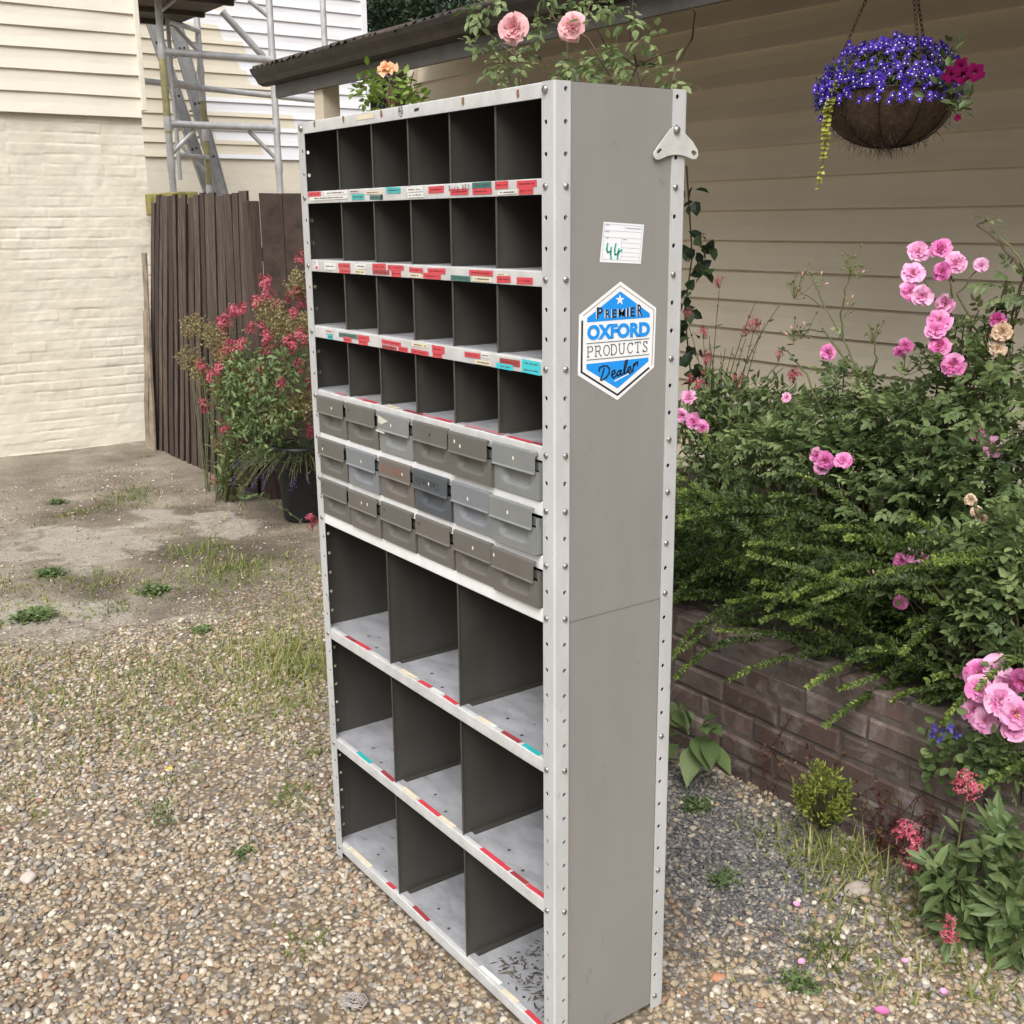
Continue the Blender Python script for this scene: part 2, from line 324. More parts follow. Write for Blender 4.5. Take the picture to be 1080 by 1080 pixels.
def cladding(mb, u0, u1, zs, mp, lap=.020, thin=.007, step=.35, wav=.0018, mi=0, ends=True):
    """lapped boards between the heights zs (bottom edges, rising); mp(u, n, z) -> world, n points outwards"""
    us = np.r_[np.arange(u0, u1, step), u1]
    for z0, z1 in zip(zs[:-1], zs[1:]):
        tv = rng.random(); zo = np.cumsum(rng.normal(0, wav*.35, len(us))); zo -= zo.mean(); no = rng.normal(0, wav*.5, len(us))
        rows = []
        for (n, z, k) in ((0, z0+.002, 1), (lap-.003, z0, 1), (lap, z0+.003, 1), (thin+.004, (z0+z1)/2, .5), (thin-.003, z1+.012, 0)):
            rows.append([mp(u, n+a*k, z+c*k) for u, a, c in zip(us, no, zo)])
        mb.grid(np.array(rows), mi, tv, False)
        if ends:
            for k in (0, -1):
                r = [rows[i][k] for i in range(5)]; q = [mp(us[k], 0, z1+.012)]; mb.poly(r+q, mi, tv)
XL = -7.43
cream = paint('cream_paint', (0.76, 0.715, 0.61), (0.69, 0.64, 0.535), (0.25, 0.21, 0.16), .55)
cream_brick = paint('cream_brick_paint', (0.72, 0.675, 0.57), (0.64, 0.59, 0.48), (0.40, 0.34, 0.26), .5, .75, 1.6)
house = thing('painted_house', (XL-.2, -1.5, 0), 'cream house side with boarded upper storey over painted brick, left of the fence', 'house')
Y0L, Y1L = -6.0, 1.77
# painted brick: displaced surface, mortar joints softened by the paint
ny, nz = 330, 330; ys = np.linspace(-.9, Y1L, ny); zs = np.linspace(-.05, 2.50, nz); Pb = np.zeros((ny, nz, 3))
jit = rng.normal(0, .0025, (60, 60)); 
for j, z in enumerate(zs):
    for i, y in enumerate(ys):
        w1 = .0045*fbm(y, z, 2.2, 3, 1.1); zz = z+w1; r_ = math.floor(zz/.075); fz = abs((zz/.075) % 1-.5)*2
        yy = y+(.1125 if r_ % 2 else 0)+w1; c_ = math.floor(yy/.225); fy = abs((yy/.225) % 1-.5)*2
        jo = max(np.clip((fz-.76)/.2, 0, 1), np.clip((fy-.93)/.06, 0, 1)*.45)
        soft = np.clip(.5+1.7*fbm(y, z, 2.1, 4, 4.4), .05, 1.2)
        n = -.0056*jo*max(soft, .2)+jit[r_ % 60, c_ % 60]*.42+.0036*fbm(y, z, 8, 5, 3.3)+.0022*fbm(y*.6, z*2.2, 4, 4, 12.3)+.006*fbm(y, z, 1.2, 2, 8.8)
        Pb[i, j] = (XL+n+.012, y, z)
mb = MB(); mb.grid(Pb[::-1], 0, .5, True)
mb.box((XL-.2, Y0L, -.05), (XL-.012, Y1L-.004, 2.5)); mb.box((XL-.013, Y0L, -.05), (XL+.008, -.9, 2.5))
put(mb, 'brick_wall', cream_brick, house)
mb = MB(); zb = 2.455; zl = [zb+.145*k for k in range(0, 14)]
cladding(mb, Y0L, Y1L-.01, zl, lambda u, n, z: (XL+.035+n, u, z), .018, .004, .3, .004)
mb.box((XL-.15, Y0L, zb+.01), (XL+.033, Y1L-.012, zl[-1]+.02))
put(mb, 'weatherboard', cream, house)
mb = MB(); mb.box((XL-.01, Y1L-.009, zb+.045), (XL+.070, Y1L+.03, zl[-1]+.02)); bevel(put(mb, 'corner_board', cream, house), .004)
# ---- back house
XB = -11.3
def patch(nt, c0):
    g = nt.nodes.new('ShaderNodeTexCoord'); s = nt.nodes.new('ShaderNodeSeparateXYZ'); nt.links.new(g.outputs['Object'], s.inputs[0])
    bz_ = mathn(nt, 'FLOOR', mathn(nt, 'MULTIPLY', s.outputs[2], 1/.152)); wn_ = nt.nodes.new('ShaderNodeTexWhiteNoise'); wn_.noise_dimensions = '1D'; nt.links.new(bz_, wn_.inputs['W'])
    e = mathn(nt, 'ADD', s.outputs[1], mathn(nt, 'MULTIPLY', wn_.outputs['Value'], 1.3)); e = mathn(nt, 'ADD', e, mathn(nt, 'MULTIPLY', s.outputs[2], .35))
    f = ramp(nt, [(0.0, (0, 0, 0)), (.03, (1, 1, 1))], mathn(nt, 'SUBTRACT', e, 5.85)).outputs[0]
    return mixc(nt, c0, (0.76, 0.765, 0.80), f)
m_back = paint('part_repainted_boards', (0.70, 0.64, 0.52), (0.65, 0.59, 0.47), (0.4, .34, .27), .25, .55, 1.0, patch)
back = thing('repainted_house', (XB-.2, 4, 0), 'house end with half repainted cream and white weatherboards behind the scaffold', 'house')
mb = MB(); mb.box((XB-.2, -2, 0), (XB-.005, 5.80, 2.40)); put(mb, 'brick_base', cream_brick, back)
mb = MB(); zl = [2.385+.152*k for k in range(0, 20)]; cladding(mb, -2, 5.79, zl, lambda u, n, z: (XB+n, u, z), .022, .006, .5, .002); mb.box((XB-.2, -2, 2.40), (XB-.002, 5.785, zl[-1]))
put(mb, 'weatherboard', m_back, back)
mb = MB(); mb.box((XB-.02, 5.79, 2.37), (XB+.03, 5.86, zl[-1])); put(mb, 'corner_board', plain('white_gloss', (0.78, 0.785, 0.80), .4, 0, .05), back)

# ================================================================== fence
m, nt, b = newmat('old_paling'); v = coords(nt, (16, 16, .7)); v1 = coords(nt)
g = ramp(nt, [(0.28, (0.026, 0.017, 0.013)), (0.50, (0.078, 0.053, 0.040)), (0.74, (0.23, 0.185, 0.148))], noise(nt, 5, 8, .7, v, .6)).outputs[0]
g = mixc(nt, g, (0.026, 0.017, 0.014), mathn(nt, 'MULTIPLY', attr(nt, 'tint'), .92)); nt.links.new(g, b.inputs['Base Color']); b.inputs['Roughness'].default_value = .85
bump(nt, b, noise(nt, 9, 7, .7, v), .6, .006); m_pal = m
m_dark = plain('dark_stained_board', (0.048, 0.032, 0.025), .75, 0, .6, 9)
fence = thing('paling_fence', (-6.0, 1.55, 0), 'weathered brown upright paling fence with leaning boards beside the cream brick wall', 'fence')
mb = MB(); xt = -6.66; k = 0
def paling(mb, x, y, xb, yb, w, z1, th=.014, turn=.18, tv=.5, mi=0, z0=-.02):
    """one board; tapered feather edge; top at (x,y,z1), foot at (xb,yb)"""
    d = nrm([math.cos(turn), math.sin(turn), 0]); n = np.array([d[1], -d[0], 0])      # n faces the drive
    rows = []
    for z in np.linspace(z0, z1, 7):
        t = (z-z0)/(z1-z0); c = np.array([xb+(x-xb)*t, yb+(y-yb)*t, z]); wob = .004*math.sin(7*t+x*13)
        rows.append([c, c+n*(.005+wob), c+d*w+n*(th+wob), c+d*w])
    mb.grid(np.array(rows), mi, np.tile([1.0, tv, 1.0, 1.0], 6), False, True); mb.poly(rows[-1], mi, tv)  # edge faces tinted dark, painting the shade lines between boards
while xt < -4.98:
    f = (xt+6.66)/1.68; w = (.080+.045*f)*rng.uniform(.8, 1.2); lean = .46*(1-f)**1.3+.09
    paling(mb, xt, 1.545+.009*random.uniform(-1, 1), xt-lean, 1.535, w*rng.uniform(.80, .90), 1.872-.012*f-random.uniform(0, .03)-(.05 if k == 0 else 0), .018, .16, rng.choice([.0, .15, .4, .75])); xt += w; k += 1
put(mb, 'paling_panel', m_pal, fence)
mb = MB(); mb.poly([(-7.14, 1.572, -.02), (-4.99, 1.572, -.02), (-4.94, 1.572, 1.80), (-6.62, 1.572, 1.80)]); mb.poly([(-6.62, 1.578, 1.80), (-4.94, 1.578, 1.80), (-4.99, 1.578, -.02), (-7.14, 1.578, -.02)]); put(mb, 'gap_shade_sheet', plain('gap_shade_black', (.012, .010, .009), .9), fence)  # added black sheet behind the palings, stands in for shade in the gaps
mb = MB(); mb.box((-6.7, 1.58, 1.45), (-4.98, 1.63, 1.53)); put(mb, 'fence_rail', m_dark, fence); mb = MB(); mb.box((-7.0, 1.58, .35), (-5.02, 1.63, .43)); put(mb, 'fence_rail', m_dark, fence)
mb = MB(); mb.box((-5.005, 1.522, -.02), (-4.925, 1.60, 1.80)); bevel(put(mb, 'fence_post', m_pal, fence), .006)
for k in range(3): mb = MB(); paling(mb, -6.86-.06*k, 1.50-.012*k, -7.02-.07*k, 1.49, .075, (1.47, 1.05, .55)[k], .016, .2, .1+.2*k); put(mb, 'short_board', bpy.data.materials.get('silvered_board') or plain('silvered_board', (0.27, 0.22, 0.165), .85, 0, .4, 9), fence)
fence2 = thing('board_fence', (-4.9, 1.75, 0), 'dark brown fence of broad smooth boards behind the valerian', 'fence')
mb = MB(); q0 = np.array([-4.925, 1.60]); dr = nrm([.16, 1.0])
for k in range(5):
    a = q0+dr*.135*k; c = a+dr*.131; n = np.array([dr[1], -dr[0]])*.018*(1+(k % 2)*.3)
    lo = [(*(a), -.02), (*(a+n), -.02), (*(c+n), -.02), (*c, -.02)]; hi = [(p[0], p[1], 1.845-.006*random.random()) for p in lo]
    mb.grid(np.array([lo, hi]), 0, .5, False, True); mb.poly(hi)
put(mb, 'board_panel', m_dark, fence2)
mb = MB(); e = q0+dr*.62; mb.box((e[0]-.05, e[1], -.02), (e[0]+.05, e[1]+.1, 1.84)); put(mb, 'fence_post', m_dark, fence2)
# concrete gravel board edge / mossy beam on the fence top
mb = MB(); A = np.array([-7.30, 1.80, 1.80]); mb.box((-7.36, 1.72, 1.735), (-6.60, 1.86, 1.895)); 
o = mb.build('mossy_beam', plain('mossy_wood', (0.21, 0.19, 0.06), .9, 0, .45, 12)); bevel(o, .01)
tag(o, 'short mossy yellow beam end resting at the corner of wall and fence', 'beam')

# ================================================================== scaffold and ladder
m_alu = plain('scaffold_aluminium', (0.52, 0.52, 0.525), .42, .3, .18, 9); m_yel = plain('yellow_band', (0.33, 0.30, 0.15), .6, 0, .3, 10); m_ply = plain('platform_ply', (0.085, 0.062, 0.045), .8, 0, .35, 6)
scaf = thing('scaffold_tower', (-9.3, 3.2, 0), 'aluminium scaffold tower with a plywood platform in front of the half painted house', 'scaffold')
XA, XC = -8.8, -9.9
def tb(pts, r=.025, name='tube', mat=None, col=None):
    mb = MB(); mb.tube(pts, r*1.22, 10); return put(mb, name, mat or m_alu, scaf)
def vert(px, X, z0, z1, nm='upright', py=100):
    c = onX(px, py, X); mb = MB(); mb.tube([(X, c[1], z0), (X, c[1], z1)], .031, 12)
    o = put(mb, nm, m_alu, scaf)
    for z in (1.98+.20*(X == XA), 2.53, 3.13):
        mb = MB(); mb.tube([(X, c[1], z-.06), (X, c[1], z-.02), (X, c[1], z+.02), (X, c[1], z+.06)], [.033, .0365, .0365, .033], 12); sub(mb, 'clamp', m_alu, o, scaf)
    return c[1], o
ya, oa = vert(174.5, XA, 0, 4.6); yb_, ob = vert(289.5, XA, 0, 4.6); yc, oc = vert(213.5, XC, 0, 4.4); ye, oe = vert(345, XC, 0, 4.4)
yd = onX(184.5, 120, -9.5)[1]; tb([(-9.5, yd, 2.08), (-9.5, yd, 3.5)], .017, 'ladder_frame_tube')
mb = MB(); mb.tube([(XA, ya, 2.45), (XA, ya, 3.08)], .0325, 12, 0, .5); sub(mb, 'yellow_band', m_yel, oa, scaf)
mb = MB(); mb.tube([(XC, yc, 2.05), (XC, yc, 2.85)], .0322, 12, 0, .5); sub(mb, 'yellow_band', m_yel, oc, scaf)
for z in (2.53, 3.13): tb([(XA, ya, z), (XA, yb_, z)], .027, 'ledger')
for z in (2.31, 2.97, 3.5): tb([(-9.5, yd, z+.0), (XC+.02, yc, z)], .02, 'rung')
tb([(XC, yc, 2.97), (XC, ye, 2.91)], .024, 'ledger', m_alu)
tb([(XC, yc-1.4, 3.06), (XC, yc, 2.97)], .024, 'ledger')
P_ = lambda px, py, X: onX(px, py, X)
for a, b_, X, r in (((234, 12), (278, 60), -9.0, .026), ((262, 0), (287, 21), -8.83, .016), ((180, 163), (205, 137), -8.83, .018), ((262, 138), (290, 166), -8.83, .016), ((190, 152), (216, 180), -9.8, .018), ((184, 28), (210, 55), -9.85, .018), ((170, 10), (196, -12), -8.83, .020)):
    tb([P_(*a, X), P_(*b_, X)], r, 'brace')
mb = MB(); zp = 3.56; mb.box((-9.9, 2.2, zp), (-8.45, 3.06, zp+.05)); put(mb, 'platform', m_ply, scaf)
for xx in (-9.9, -9.3, -8.6):
    mb = MB(); mb.box((xx, 2.2, zp-.04), (xx+.05, 3.05, zp-.002)); put(mb, 'platform_beam', m_ply, scaf)
lad = thing('extension_ladder', (-10.6, 3.4, 1.0), 'grey aluminium extension ladder leaning behind the scaffold uprights', 'ladder')
m_hole = plain('rung_hole', (.02, .02, .02), .8); m_lad = plain('ladder_aluminium', (0.33, 0.335, 0.34), .45, .4, .2, 8)
dir_ = nrm(onX(213, 199, -10.6)-onX(153, 24, -10.6))
for (pa, pb_, X, w) in (((160, 24), (219, 199), -10.7, .06), ((186, 30), (232, 199), -10.45, .068)):
    a, c = onX(*pa, X), onX(*pb_, X); d = nrm(c-a); a = a-d*.6; c = c+d*(c[2]-.9)/abs(d[2]); s = np.cross(d, [1, 0, 0]); mb = MB()
    for off, hw, xo in ((0, w, 0), (w-.006, .006, .02), (-w+.006, .006, .02)):
        q = [a+s*(off-hw), a+s*(off+hw), c+s*(off+hw), c+s*(off-hw)]; q = np.array(q); mb.add(np.r_[q+[.012+xo, 0, 0], q-[.012, 0, 0]], [[0, 1, 2, 3], [7, 6, 5, 4], [0, 4, 5, 1], [1, 5, 6, 2], [2, 6, 7, 3], [3, 7, 4, 0]])
    st = put(mb, 'stile', m_lad, lad); L_ = np.linalg.norm(c-a); k = .25
    while k < L_-.2:
        mb = MB(); p = a+d*k
        for o_ in (-.022, .024):
            q = p+s*o_; mb = MB(); mb.box(q+[.012, -.011, -.011], q+[.0150, .011, .011]); mb.build('rung_end', m_hole, st); k += .27
mb = MB(); a, c = onX(172, 26, -10.7), onX(226, 199, -10.7); d = nrm(c-a)
for k in range(9): mb = MB(); p = a+d*(.05+.27*k); mb.tube([p+[-.0, 0, 0], p+[.22, .0, 0]], .014, 8); put(mb, 'rung', m_lad, lad)

# ================================================================== cottage with lean-to eave
YW = 3.05
XWL = float(onY(443, 80, YW)[0]); ZWA, ZWB = float(onY(1080, 8, YW)[2]), float(onY(1080, 297, YW)[2]); EXPO = (ZWA-ZWB)/7
tan = paint('tan_board_paint', (0.70, 0.62, 0.485), (0.63, 0.555, 0.43), (0.3, .24, .17), .42, .6, .8)
m_brown = plain('brown_timber', (0.062, 0.043, 0.031), .7, 0, .3, 6); m_iron = plain('old_gutter', (0.030, 0.022, 0.018), .6, 0, .65, 9); m_fascia = plain('grey_fascia', (0.075, 0.072, 0.068), .6, 0, .25, 9)
cot = thing('boarded_cottage', (-1, YW, 0), 'tan weatherboard cottage with a low dark eave behind the flower bed', 'cottage')
mb = MB(); zs_ = [ZWA-EXPO*15+EXPO*k for k in range(0, 19)]; cladding(mb, XWL, 4.2, zs_, lambda u, n, z: (u, YW-n, z), .025, .006, .45, .002)
mb.box((XWL, YW+.002, 0), (4.2, YW+.2, 2.88)); put(mb, 'weatherboard', tan, cot)
mb = MB(); mb.box((XWL-.09, YW-.05, 0), (XWL, YW+.05, 2.86)); put(mb, 'corner_post', tan, cot)
mb = MB(); YG = 1.85
def roofz(y): return 2.575+(y-YG)*.30
for k in range(0, 1):
    xs = np.arange(-5.24, 4.2, .019); cor = .009*np.sin(xs*2*PI/.076)
    up = np.array([[(x, YG-.105+.035*fbm(x, 1, 2.5, 5)+.018*fbm(x, 4, 9, 3)+t*(YW+.35-YG), roofz(YG-.105+t*(YW+.35-YG))+.030+c+.012*fbm(x, 2, 3.0, 4)) for x, c in zip(xs, cor)] for t in (0, .33, .66, 1)]); mb.grid(up, 0, .5, True)
    mb.grid(up[:, ::-1]-[0, 0, .004], 0, .5, True)
roof = put(mb, 'lean_to_roof', plain('weathered_roof', (0.055, 0.040, 0.031), .8, 0, .6, 7), cot)
mb = MB(); mb.box((-5.28, YG+.02, roofz(YG+.02)-.055), (4.2, YW-.03, roofz(YG+.02)-.035)); mb2 = MB()
v_ = []
for x0_ in np.arange(-5.2, 4.2, .55):
    q = [(x0_, YG+.05, roofz(YG+.05)-.095), (x0_+.05, YG+.05, roofz(YG+.05)-.095), (x0_+.05, YW-.025, roofz(YW-.025)-.095), (x0_, YW-.025, roofz(YW-.025)-.095)]; q = np.array(q)
    mb2 = MB(); mb2.add(np.r_[q, q+[0, 0, .08]], [[3, 2, 1, 0], [4, 5, 6, 7], [0, 1, 5, 4], [1, 2, 6, 5], [2, 3, 7, 6], [3, 0, 4, 7]]); put(mb2, 'rafter', m_brown, cot)
mb3 = MB(); q = np.array([(-5.28, YG+.03, roofz(YG+.03)-.013), (4.2, YG+.03, roofz(YG+.03)-.013), (4.2, YW+.1, roofz(YW+.1)-.013), (-5.28, YW+.1, roofz(YW+.1)-.013)]); mb3.add(q, [[3, 2, 1, 0]])
put(mb3, 'soffit_boards', m_brown, cot)
mb = MB(); prof = [(YG-.0, 2.57), (YG-.105, 2.575), (YG-.112, 2.568), (YG-.100, 2.545), (YG-.075, 2.515), (YG-.060, 2.490), (YG-.030, 2.478), (YG, 2.478)]
pr2 = [(y+.003*(1 if k < 7 else -1), z+.004) for k, (y, z) in enumerate(prof)]
full = prof+[(YG-.004, 2.484), (YG-.030, 2.484), (YG-.055, 2.495), (YG-.070, 2.520), (YG-.096, 2.550), (YG-.1, 2.566), (YG-.004, 2.560)]
mb.extrude_x(full[:8]+full[8:], -5.27, 4.2, 0, .5, False); gut = put(mb, 'gutter', m_iron, cot)
for x in np.arange(-4.9, 3.5, .9): mb = MB(); mb.box((x, YG-.1135, 2.566), (x+.02, YG-.002, 2.579)); mb.build('gutter_bracket', m_iron, gut)
mb = MB(); mb.box((-5.16, YG+.001, 2.405), (4.2, YG+.025, 2.56)); put(mb, 'fascia', m_fascia, cot)
mb = MB(); mb.box((-4.70, YG+.027, 0), (-4.59, YG+.137, 2.50)); bevel(put(mb, 'porch_post', tan, cot), .005)

# ================================================================== retaining wall and bed
ret = thing('brick_retaining_wall', (-.5, 1.25, 0), 'low weathered red brick retaining wall holding the flower bed', 'wall')
m, nt, b = newmat('old_brick'); v = coords(nt)
c = ramp(nt, [(0, (0.060, 0.034, 0.028)), (.35, (0.100, 0.062, 0.052)), (.65, (0.138, 0.088, 0.074)), (.85, (0.14, 0.112, 0.10)), (1, (0.075, 0.048, 0.042))], attr(nt, 'tint')).outputs[0]
c = mixc(nt, c, (0.065, 0.05, 0.04), mathn(nt, 'MULTIPLY', ramp(nt, [(.42, (0, 0, 0)), (.62, (1, 1, 1))], noise(nt, 6, 8, .75, v, .6)).outputs[0], .85))
c = mixc(nt, c, (0.36, 0.32, 0.30), mathn(nt, 'MULTIPLY', ramp(nt, [(.50, (0, 0, 0)), (.68, (1, 1, 1))], noise(nt, 4.2, 8, .75, v, .6)).outputs[0], .62))
nt.links.new(c, b.inputs['Base Color']); b.inputs['Roughness'].default_value = .85; bump(nt, b, noise(nt, 45, 7, .7, v), .55, .006); m_brick = m
m_mort = plain('mortar', (0.088, 0.070, 0.060), .95, 0, .4, 20)
mb = MB(); lean = .10
for r_ in range(6):
    z0 = -.02+r_*.0765; x = -2.6+(.1125 if r_ % 2 else 0)-.01*r_
    while x < 2.2:
        w = .213+random.uniform(-.006, .006); y = 1.205+lean*(z0+.02)+random.uniform(-.005, .006); h = .065+random.uniform(-.002, .003)
        if random.random() < .10: y += .007
        lo = np.array([x, y, z0]); hi = np.array([x+w, y+.1, z0+h]); e = .006
        # bevelled, slightly battered front face
        rows = []
        for (yy, i) in ((y+.1, 0), (y+e, 0), (y, e)):
            j_ = lambda: random.uniform(-.0022, .0022)
            rows.append([(x+i+j_(), yy+j_(), z0+i+j_()), (x+w-i+j_(), yy+j_(), z0+i+j_()), (x+w-i+j_(), yy+j_(), z0+h-i+j_()), (x+i+j_(), yy+j_(), z0+h-i+j_())])
        t = random.random(); mb.grid(np.array(rows), 0, t, False, True); mb.poly(rows[-1], 0, t); x += w+.0105
put(mb, 'brickwork', m_brick, ret)
mb = MB(); q = [(1.209, -.03), (1.209+lean*.43, .418), (1.35, .418), (1.35, -.03)]; mb.extrude_x(q, -2.6, 2.3); put(mb, 'mortar_backing', m_mort, ret)
xs, ys = np.arange(-2.6, 2.4, .08), np.arange(1.30, 3.08, .08)
Pg = np.array([[(x, y, .425+.03*fbm(x, y, 2, 4, 3)) for y in ys] for x in xs]); mb = MB(); mb.grid(Pg)
tag(mb.build('bed_soil', plain('dark_soil', (0.035, 0.026, 0.019), .95, 0, .5, 14)), 'dark soil of the raised bed behind the brick wall', None, None, 'structure')
# ================================================================== the steel shelving unit
W, D, H, FL = 0.9795, 0.3009, 1.90, 0.0346
PITCH = 0.05157; Z0 = 1.7325
def zh(k): return Z0+k*PITCH
HOLES = [zh(k) for k in range(-33, 4)]
SHELF_K = [0, -3, -6, -9, -11, -13, -15, -21, -27, -33]
LIP = 0.0275
def metal_paint(name, col, col2, rough=0.45, scratch=0.5, scale=14, stretch=(1, 1, 1)):
    m, nt, b = newmat(name); v = coords(nt, stretch)
    r = ramp(nt, [(0.25, col2), (0.6, col)], noise(nt, scale, 7, 0.65, v))
    f = ramp(nt, [(0.62, (0, 0, 0)), (0.72, (1, 1, 1))], noise(nt, scale*4.5, 6, 0.7, v, 1.5))
    c = mixc(nt, r.outputs[0], tuple(x*0.55 for x in col2), mathn(nt, 'MULTIPLY', f.outputs[0], scratch))
    nt.links.new(c, b.inputs['Base Color']); b.inputs['Roughness'].default_value = rough
    rr = ramp(nt, [(0.3, (rough-0.1,)*3), (0.7, (rough+0.15,)*3)], noise(nt, scale*2, 4, 0.6, v)); nt.links.new(rr.outputs[0], b.inputs['Roughness'])
    bump(nt, b, noise(nt, scale*0.6, 3, 0.5, v), 0.12, 0.004)
    return m
m_post = metal_paint('post_paint', (0.535, 0.54, 0.538), (0.42, 0.425, 0.425), 0.42, 0.7, 9, (1, 1, 0.35))
m_lip = metal_paint('lip_paint', (0.57, 0.57, 0.56), (0.42, 0.415, 0.41), 0.42, 0.5, 22)
m_white = metal_paint('white_lip_paint', (0.80, 0.80, 0.79), (0.70, 0.70, 0.69), 0.4, 0.25, 16)
m_tray = metal_paint('worn_tray', (0.37, 0.375, 0.40), (0.215, 0.22, 0.235), 0.36, 0.9, 12, (1.0, 2.2, 1))
m_side = metal_paint('taupe_panel', (0.258, 0.249, 0.234), (0.234, 0.226, 0.212), 0.44, 0.5, 7, (1, 1, 0.3))
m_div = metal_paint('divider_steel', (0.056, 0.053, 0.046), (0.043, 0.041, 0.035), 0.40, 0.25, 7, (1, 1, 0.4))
m_bolt = plain('bolt_zinc', (0.36, 0.35, 0.34), 0.42, 0.75, 0.3, 200)
m_slot_hole_shade = plain('bolt_slot_and_hole_shade', (0.06, 0.055, 0.05), 0.7)

unit = thing('shelving_unit', (-W/2, D/2, 0), 'tall grey steel pigeonhole shelving unit with drawers standing on gravel', 'shelving unit')

def perforated(mb, org, u, z0, z1, width, uoff, holes, r=0.0042, n=None, depth=0.0018, mi=0):
    """strip org + s*u (0..width) x z with a round hole in each cell; holes are real openings"""
    org = np.asarray(org, float); u = np.asarray(u, float); hz = [h for h in holes if z0+0.006 < h < z1-0.006]
    mids = [z0]+[(a+b)/2 for a, b in zip(hz[:-1], hz[1:])]+[z1]
    for h, a, b in zip(hz, mids[:-1], mids[1:]):
        rect = []
        cs = [(0, a), (width, a), (width, b), (0, b)]
        for k in range(4):
            p, q = np.array(cs[k]), np.array(cs[(k+1) % 4])
            for t in (0, .25, .5, .75): rect.append(p+(q-p)*t)
        rect = np.array(rect); c = np.array([uoff, h]); dv = rect-c
        ang = np.arctan2(dv[:, 1], dv[:, 0]); hole = c+r*np.c_[np.cos(ang), np.sin(ang)]
        to3 = lambda q: org+q[:, :1]*u+np.c_[np.zeros((len(q), 2)), q[:, 1]]
        A, Hh = to3(rect), to3(hole); k = np.arange(16); k2 = (k+1) % 16
        mb.add(np.r_[A, Hh], np.stack([k, k2, k2+16, k+16], -1), mi)
        if n is not None:
            mb.add(np.r_[Hh, Hh-np.asarray(n)*depth], np.stack([k, k2, k2+16, k+16], -1), mi)
def bolt(pos, n, parent, r=0.0058, h=0.0042):
    mb = MB(); n = nrm(n); a = nrm(np.cross(n, (0, 0, 1))); b = np.cross(n, a); th = np.arange(10)*2*PI/10
    rows = [(r, 0), (r*1.0, h*.35), (r*.78, h*.8), (r*.4, h)]
    P = np.array([[np.asarray(pos)+q*(math.cos(t)*a+math.sin(t)*b)+e*n for t in th] for q, e in rows])
    mb.grid(P, 0, .5, True, True); mb.add(P[-1], [list(range(10))], 0, .5)
    an = random.uniform(0, PI); d = math.cos(an)*a+math.sin(an)*b; e = np.cross(n, d); o = np.asarray(pos)+n*(h+.0003)
    mb.poly([o-d*r*.7-e*.0008, o+d*r*.7-e*.0008, o+d*r*.7+e*.0008, o-d*r*.7+e*.0008], 1)
    mb.build('bolt', [m_bolt, m_slot_hole_shade], parent)
U0 = Vector(unit.location)
def upart(mb, name, mats, bev=None):
    o = mb.build(name, mats, unit); o.matrix_parent_inverse = Matrix.Translation(-U0)
    if bev: bevel(o, bev)
    return o
# ---- four perforated angle posts (corner at cx,cy; flanges towards the inside of the unit)
for cx, cy, sx_, sy_ in ((0, 0, -1, 1), (-W, 0, 1, 1), (0, D, -1, -1), (-W, D, 1, -1)):
    mb = MB(); r = 0.004
    # front / back flange and side flange around a small rounded corner
    perforated(mb, (cx+sx_*r, cy, 0), (sx_, 0, 0), 0.0, H, FL-r, 0.0195, HOLES, n=(0, -sy_, 0))
    perforated(mb, (cx, cy+sy_*r, 0), (0, sy_, 0), 0.0, H, FL-r, 0.0205, HOLES, n=(-sx_, 0, 0))
    a = np.linspace(0, PI/2, 5)
    P = np.array([[[cx+sx_*(r-r*math.cos(t)), cy+sy_*(r-r*math.sin(t)), z] for t in a] for z in (0, H)])
    mb.grid(P)
    # thickness along the free edges
    t = 0.0018
    mb.box((min(cx+sx_*FL, cx+sx_*(FL-.0006)), min(cy+sy_*.0001, cy+sy_*t), 0), (max(cx+sx_*FL, cx+sx_*(FL-.0006)), max(cy+sy_*.0001, cy+sy_*t), H))
    mb.box((min(cx+sx_*.0001, cx+sx_*t), min(cy+sy_*FL, cy+sy_*(FL-.0006)), 0), (max(cx+sx_*.0001, cx+sx_*t), max(cy+sy_*FL, cy+sy_*(FL-.0006)), H))
    post = upart(mb, 'corner_post', m_post)
    for k in SHELF_K:
        z = zh(k)
        if cy == 0: bolt((cx+sx_*(r+.0195), 0, z), (0, -1, 0), post)
        if cx == 0: bolt((0, cy+sy_*(r+.0205), z), (1, 0, 0), post)
    if cy == 0: bolt((cx+sx_*(r+.0195), 0, 1.887), (0, -1, 0), post, .0072, .006)
# ---- side panels: a flat sheet between the posts, its perforated edges lie behind the flanges
for sx_, x in ((1, -0.0022), (-1, -W+0.0022)):
    for nm, z0, z1, dx in (('lower_side_panel', 0.012, 0.955, -0.0014), ('upper_side_panel', 0.9495, 1.8992, 0.0)):
        mb = MB(); xx = x+sx_*dx; e = 0.030
        t = 0.001
        y0, y1 = e, D-e
        P = [(xx, y0, z0), (xx, y1, z0), (xx, y1, z1), (xx, y0, z1)]
        if sx_ > 0:
            y0, y1 = 0.026, D-0.026
            zs0, zs1 = (z0, z1)
            ztl = 0.9535; ztr = 0.9475
            zz0 = (z0, z0) if nm[0] == 'l' else (ztl-.0, ztr)
            mb.box((xx-t, y0, z0 if nm[0] == 'l' else 0.9495), (xx, y1, z1))
        else:
            mb.box((xx, 0.045, z0), (xx+t, y1, z1))
            perforated(mb, (xx, 0.003, 0), (0, 1, 0), z0, z1, 0.042, 0.0215, HOLES, n=(1, 0, 0), depth=.001)
        o = upart(mb, nm, m_side if sx_ > 0 else m_div)
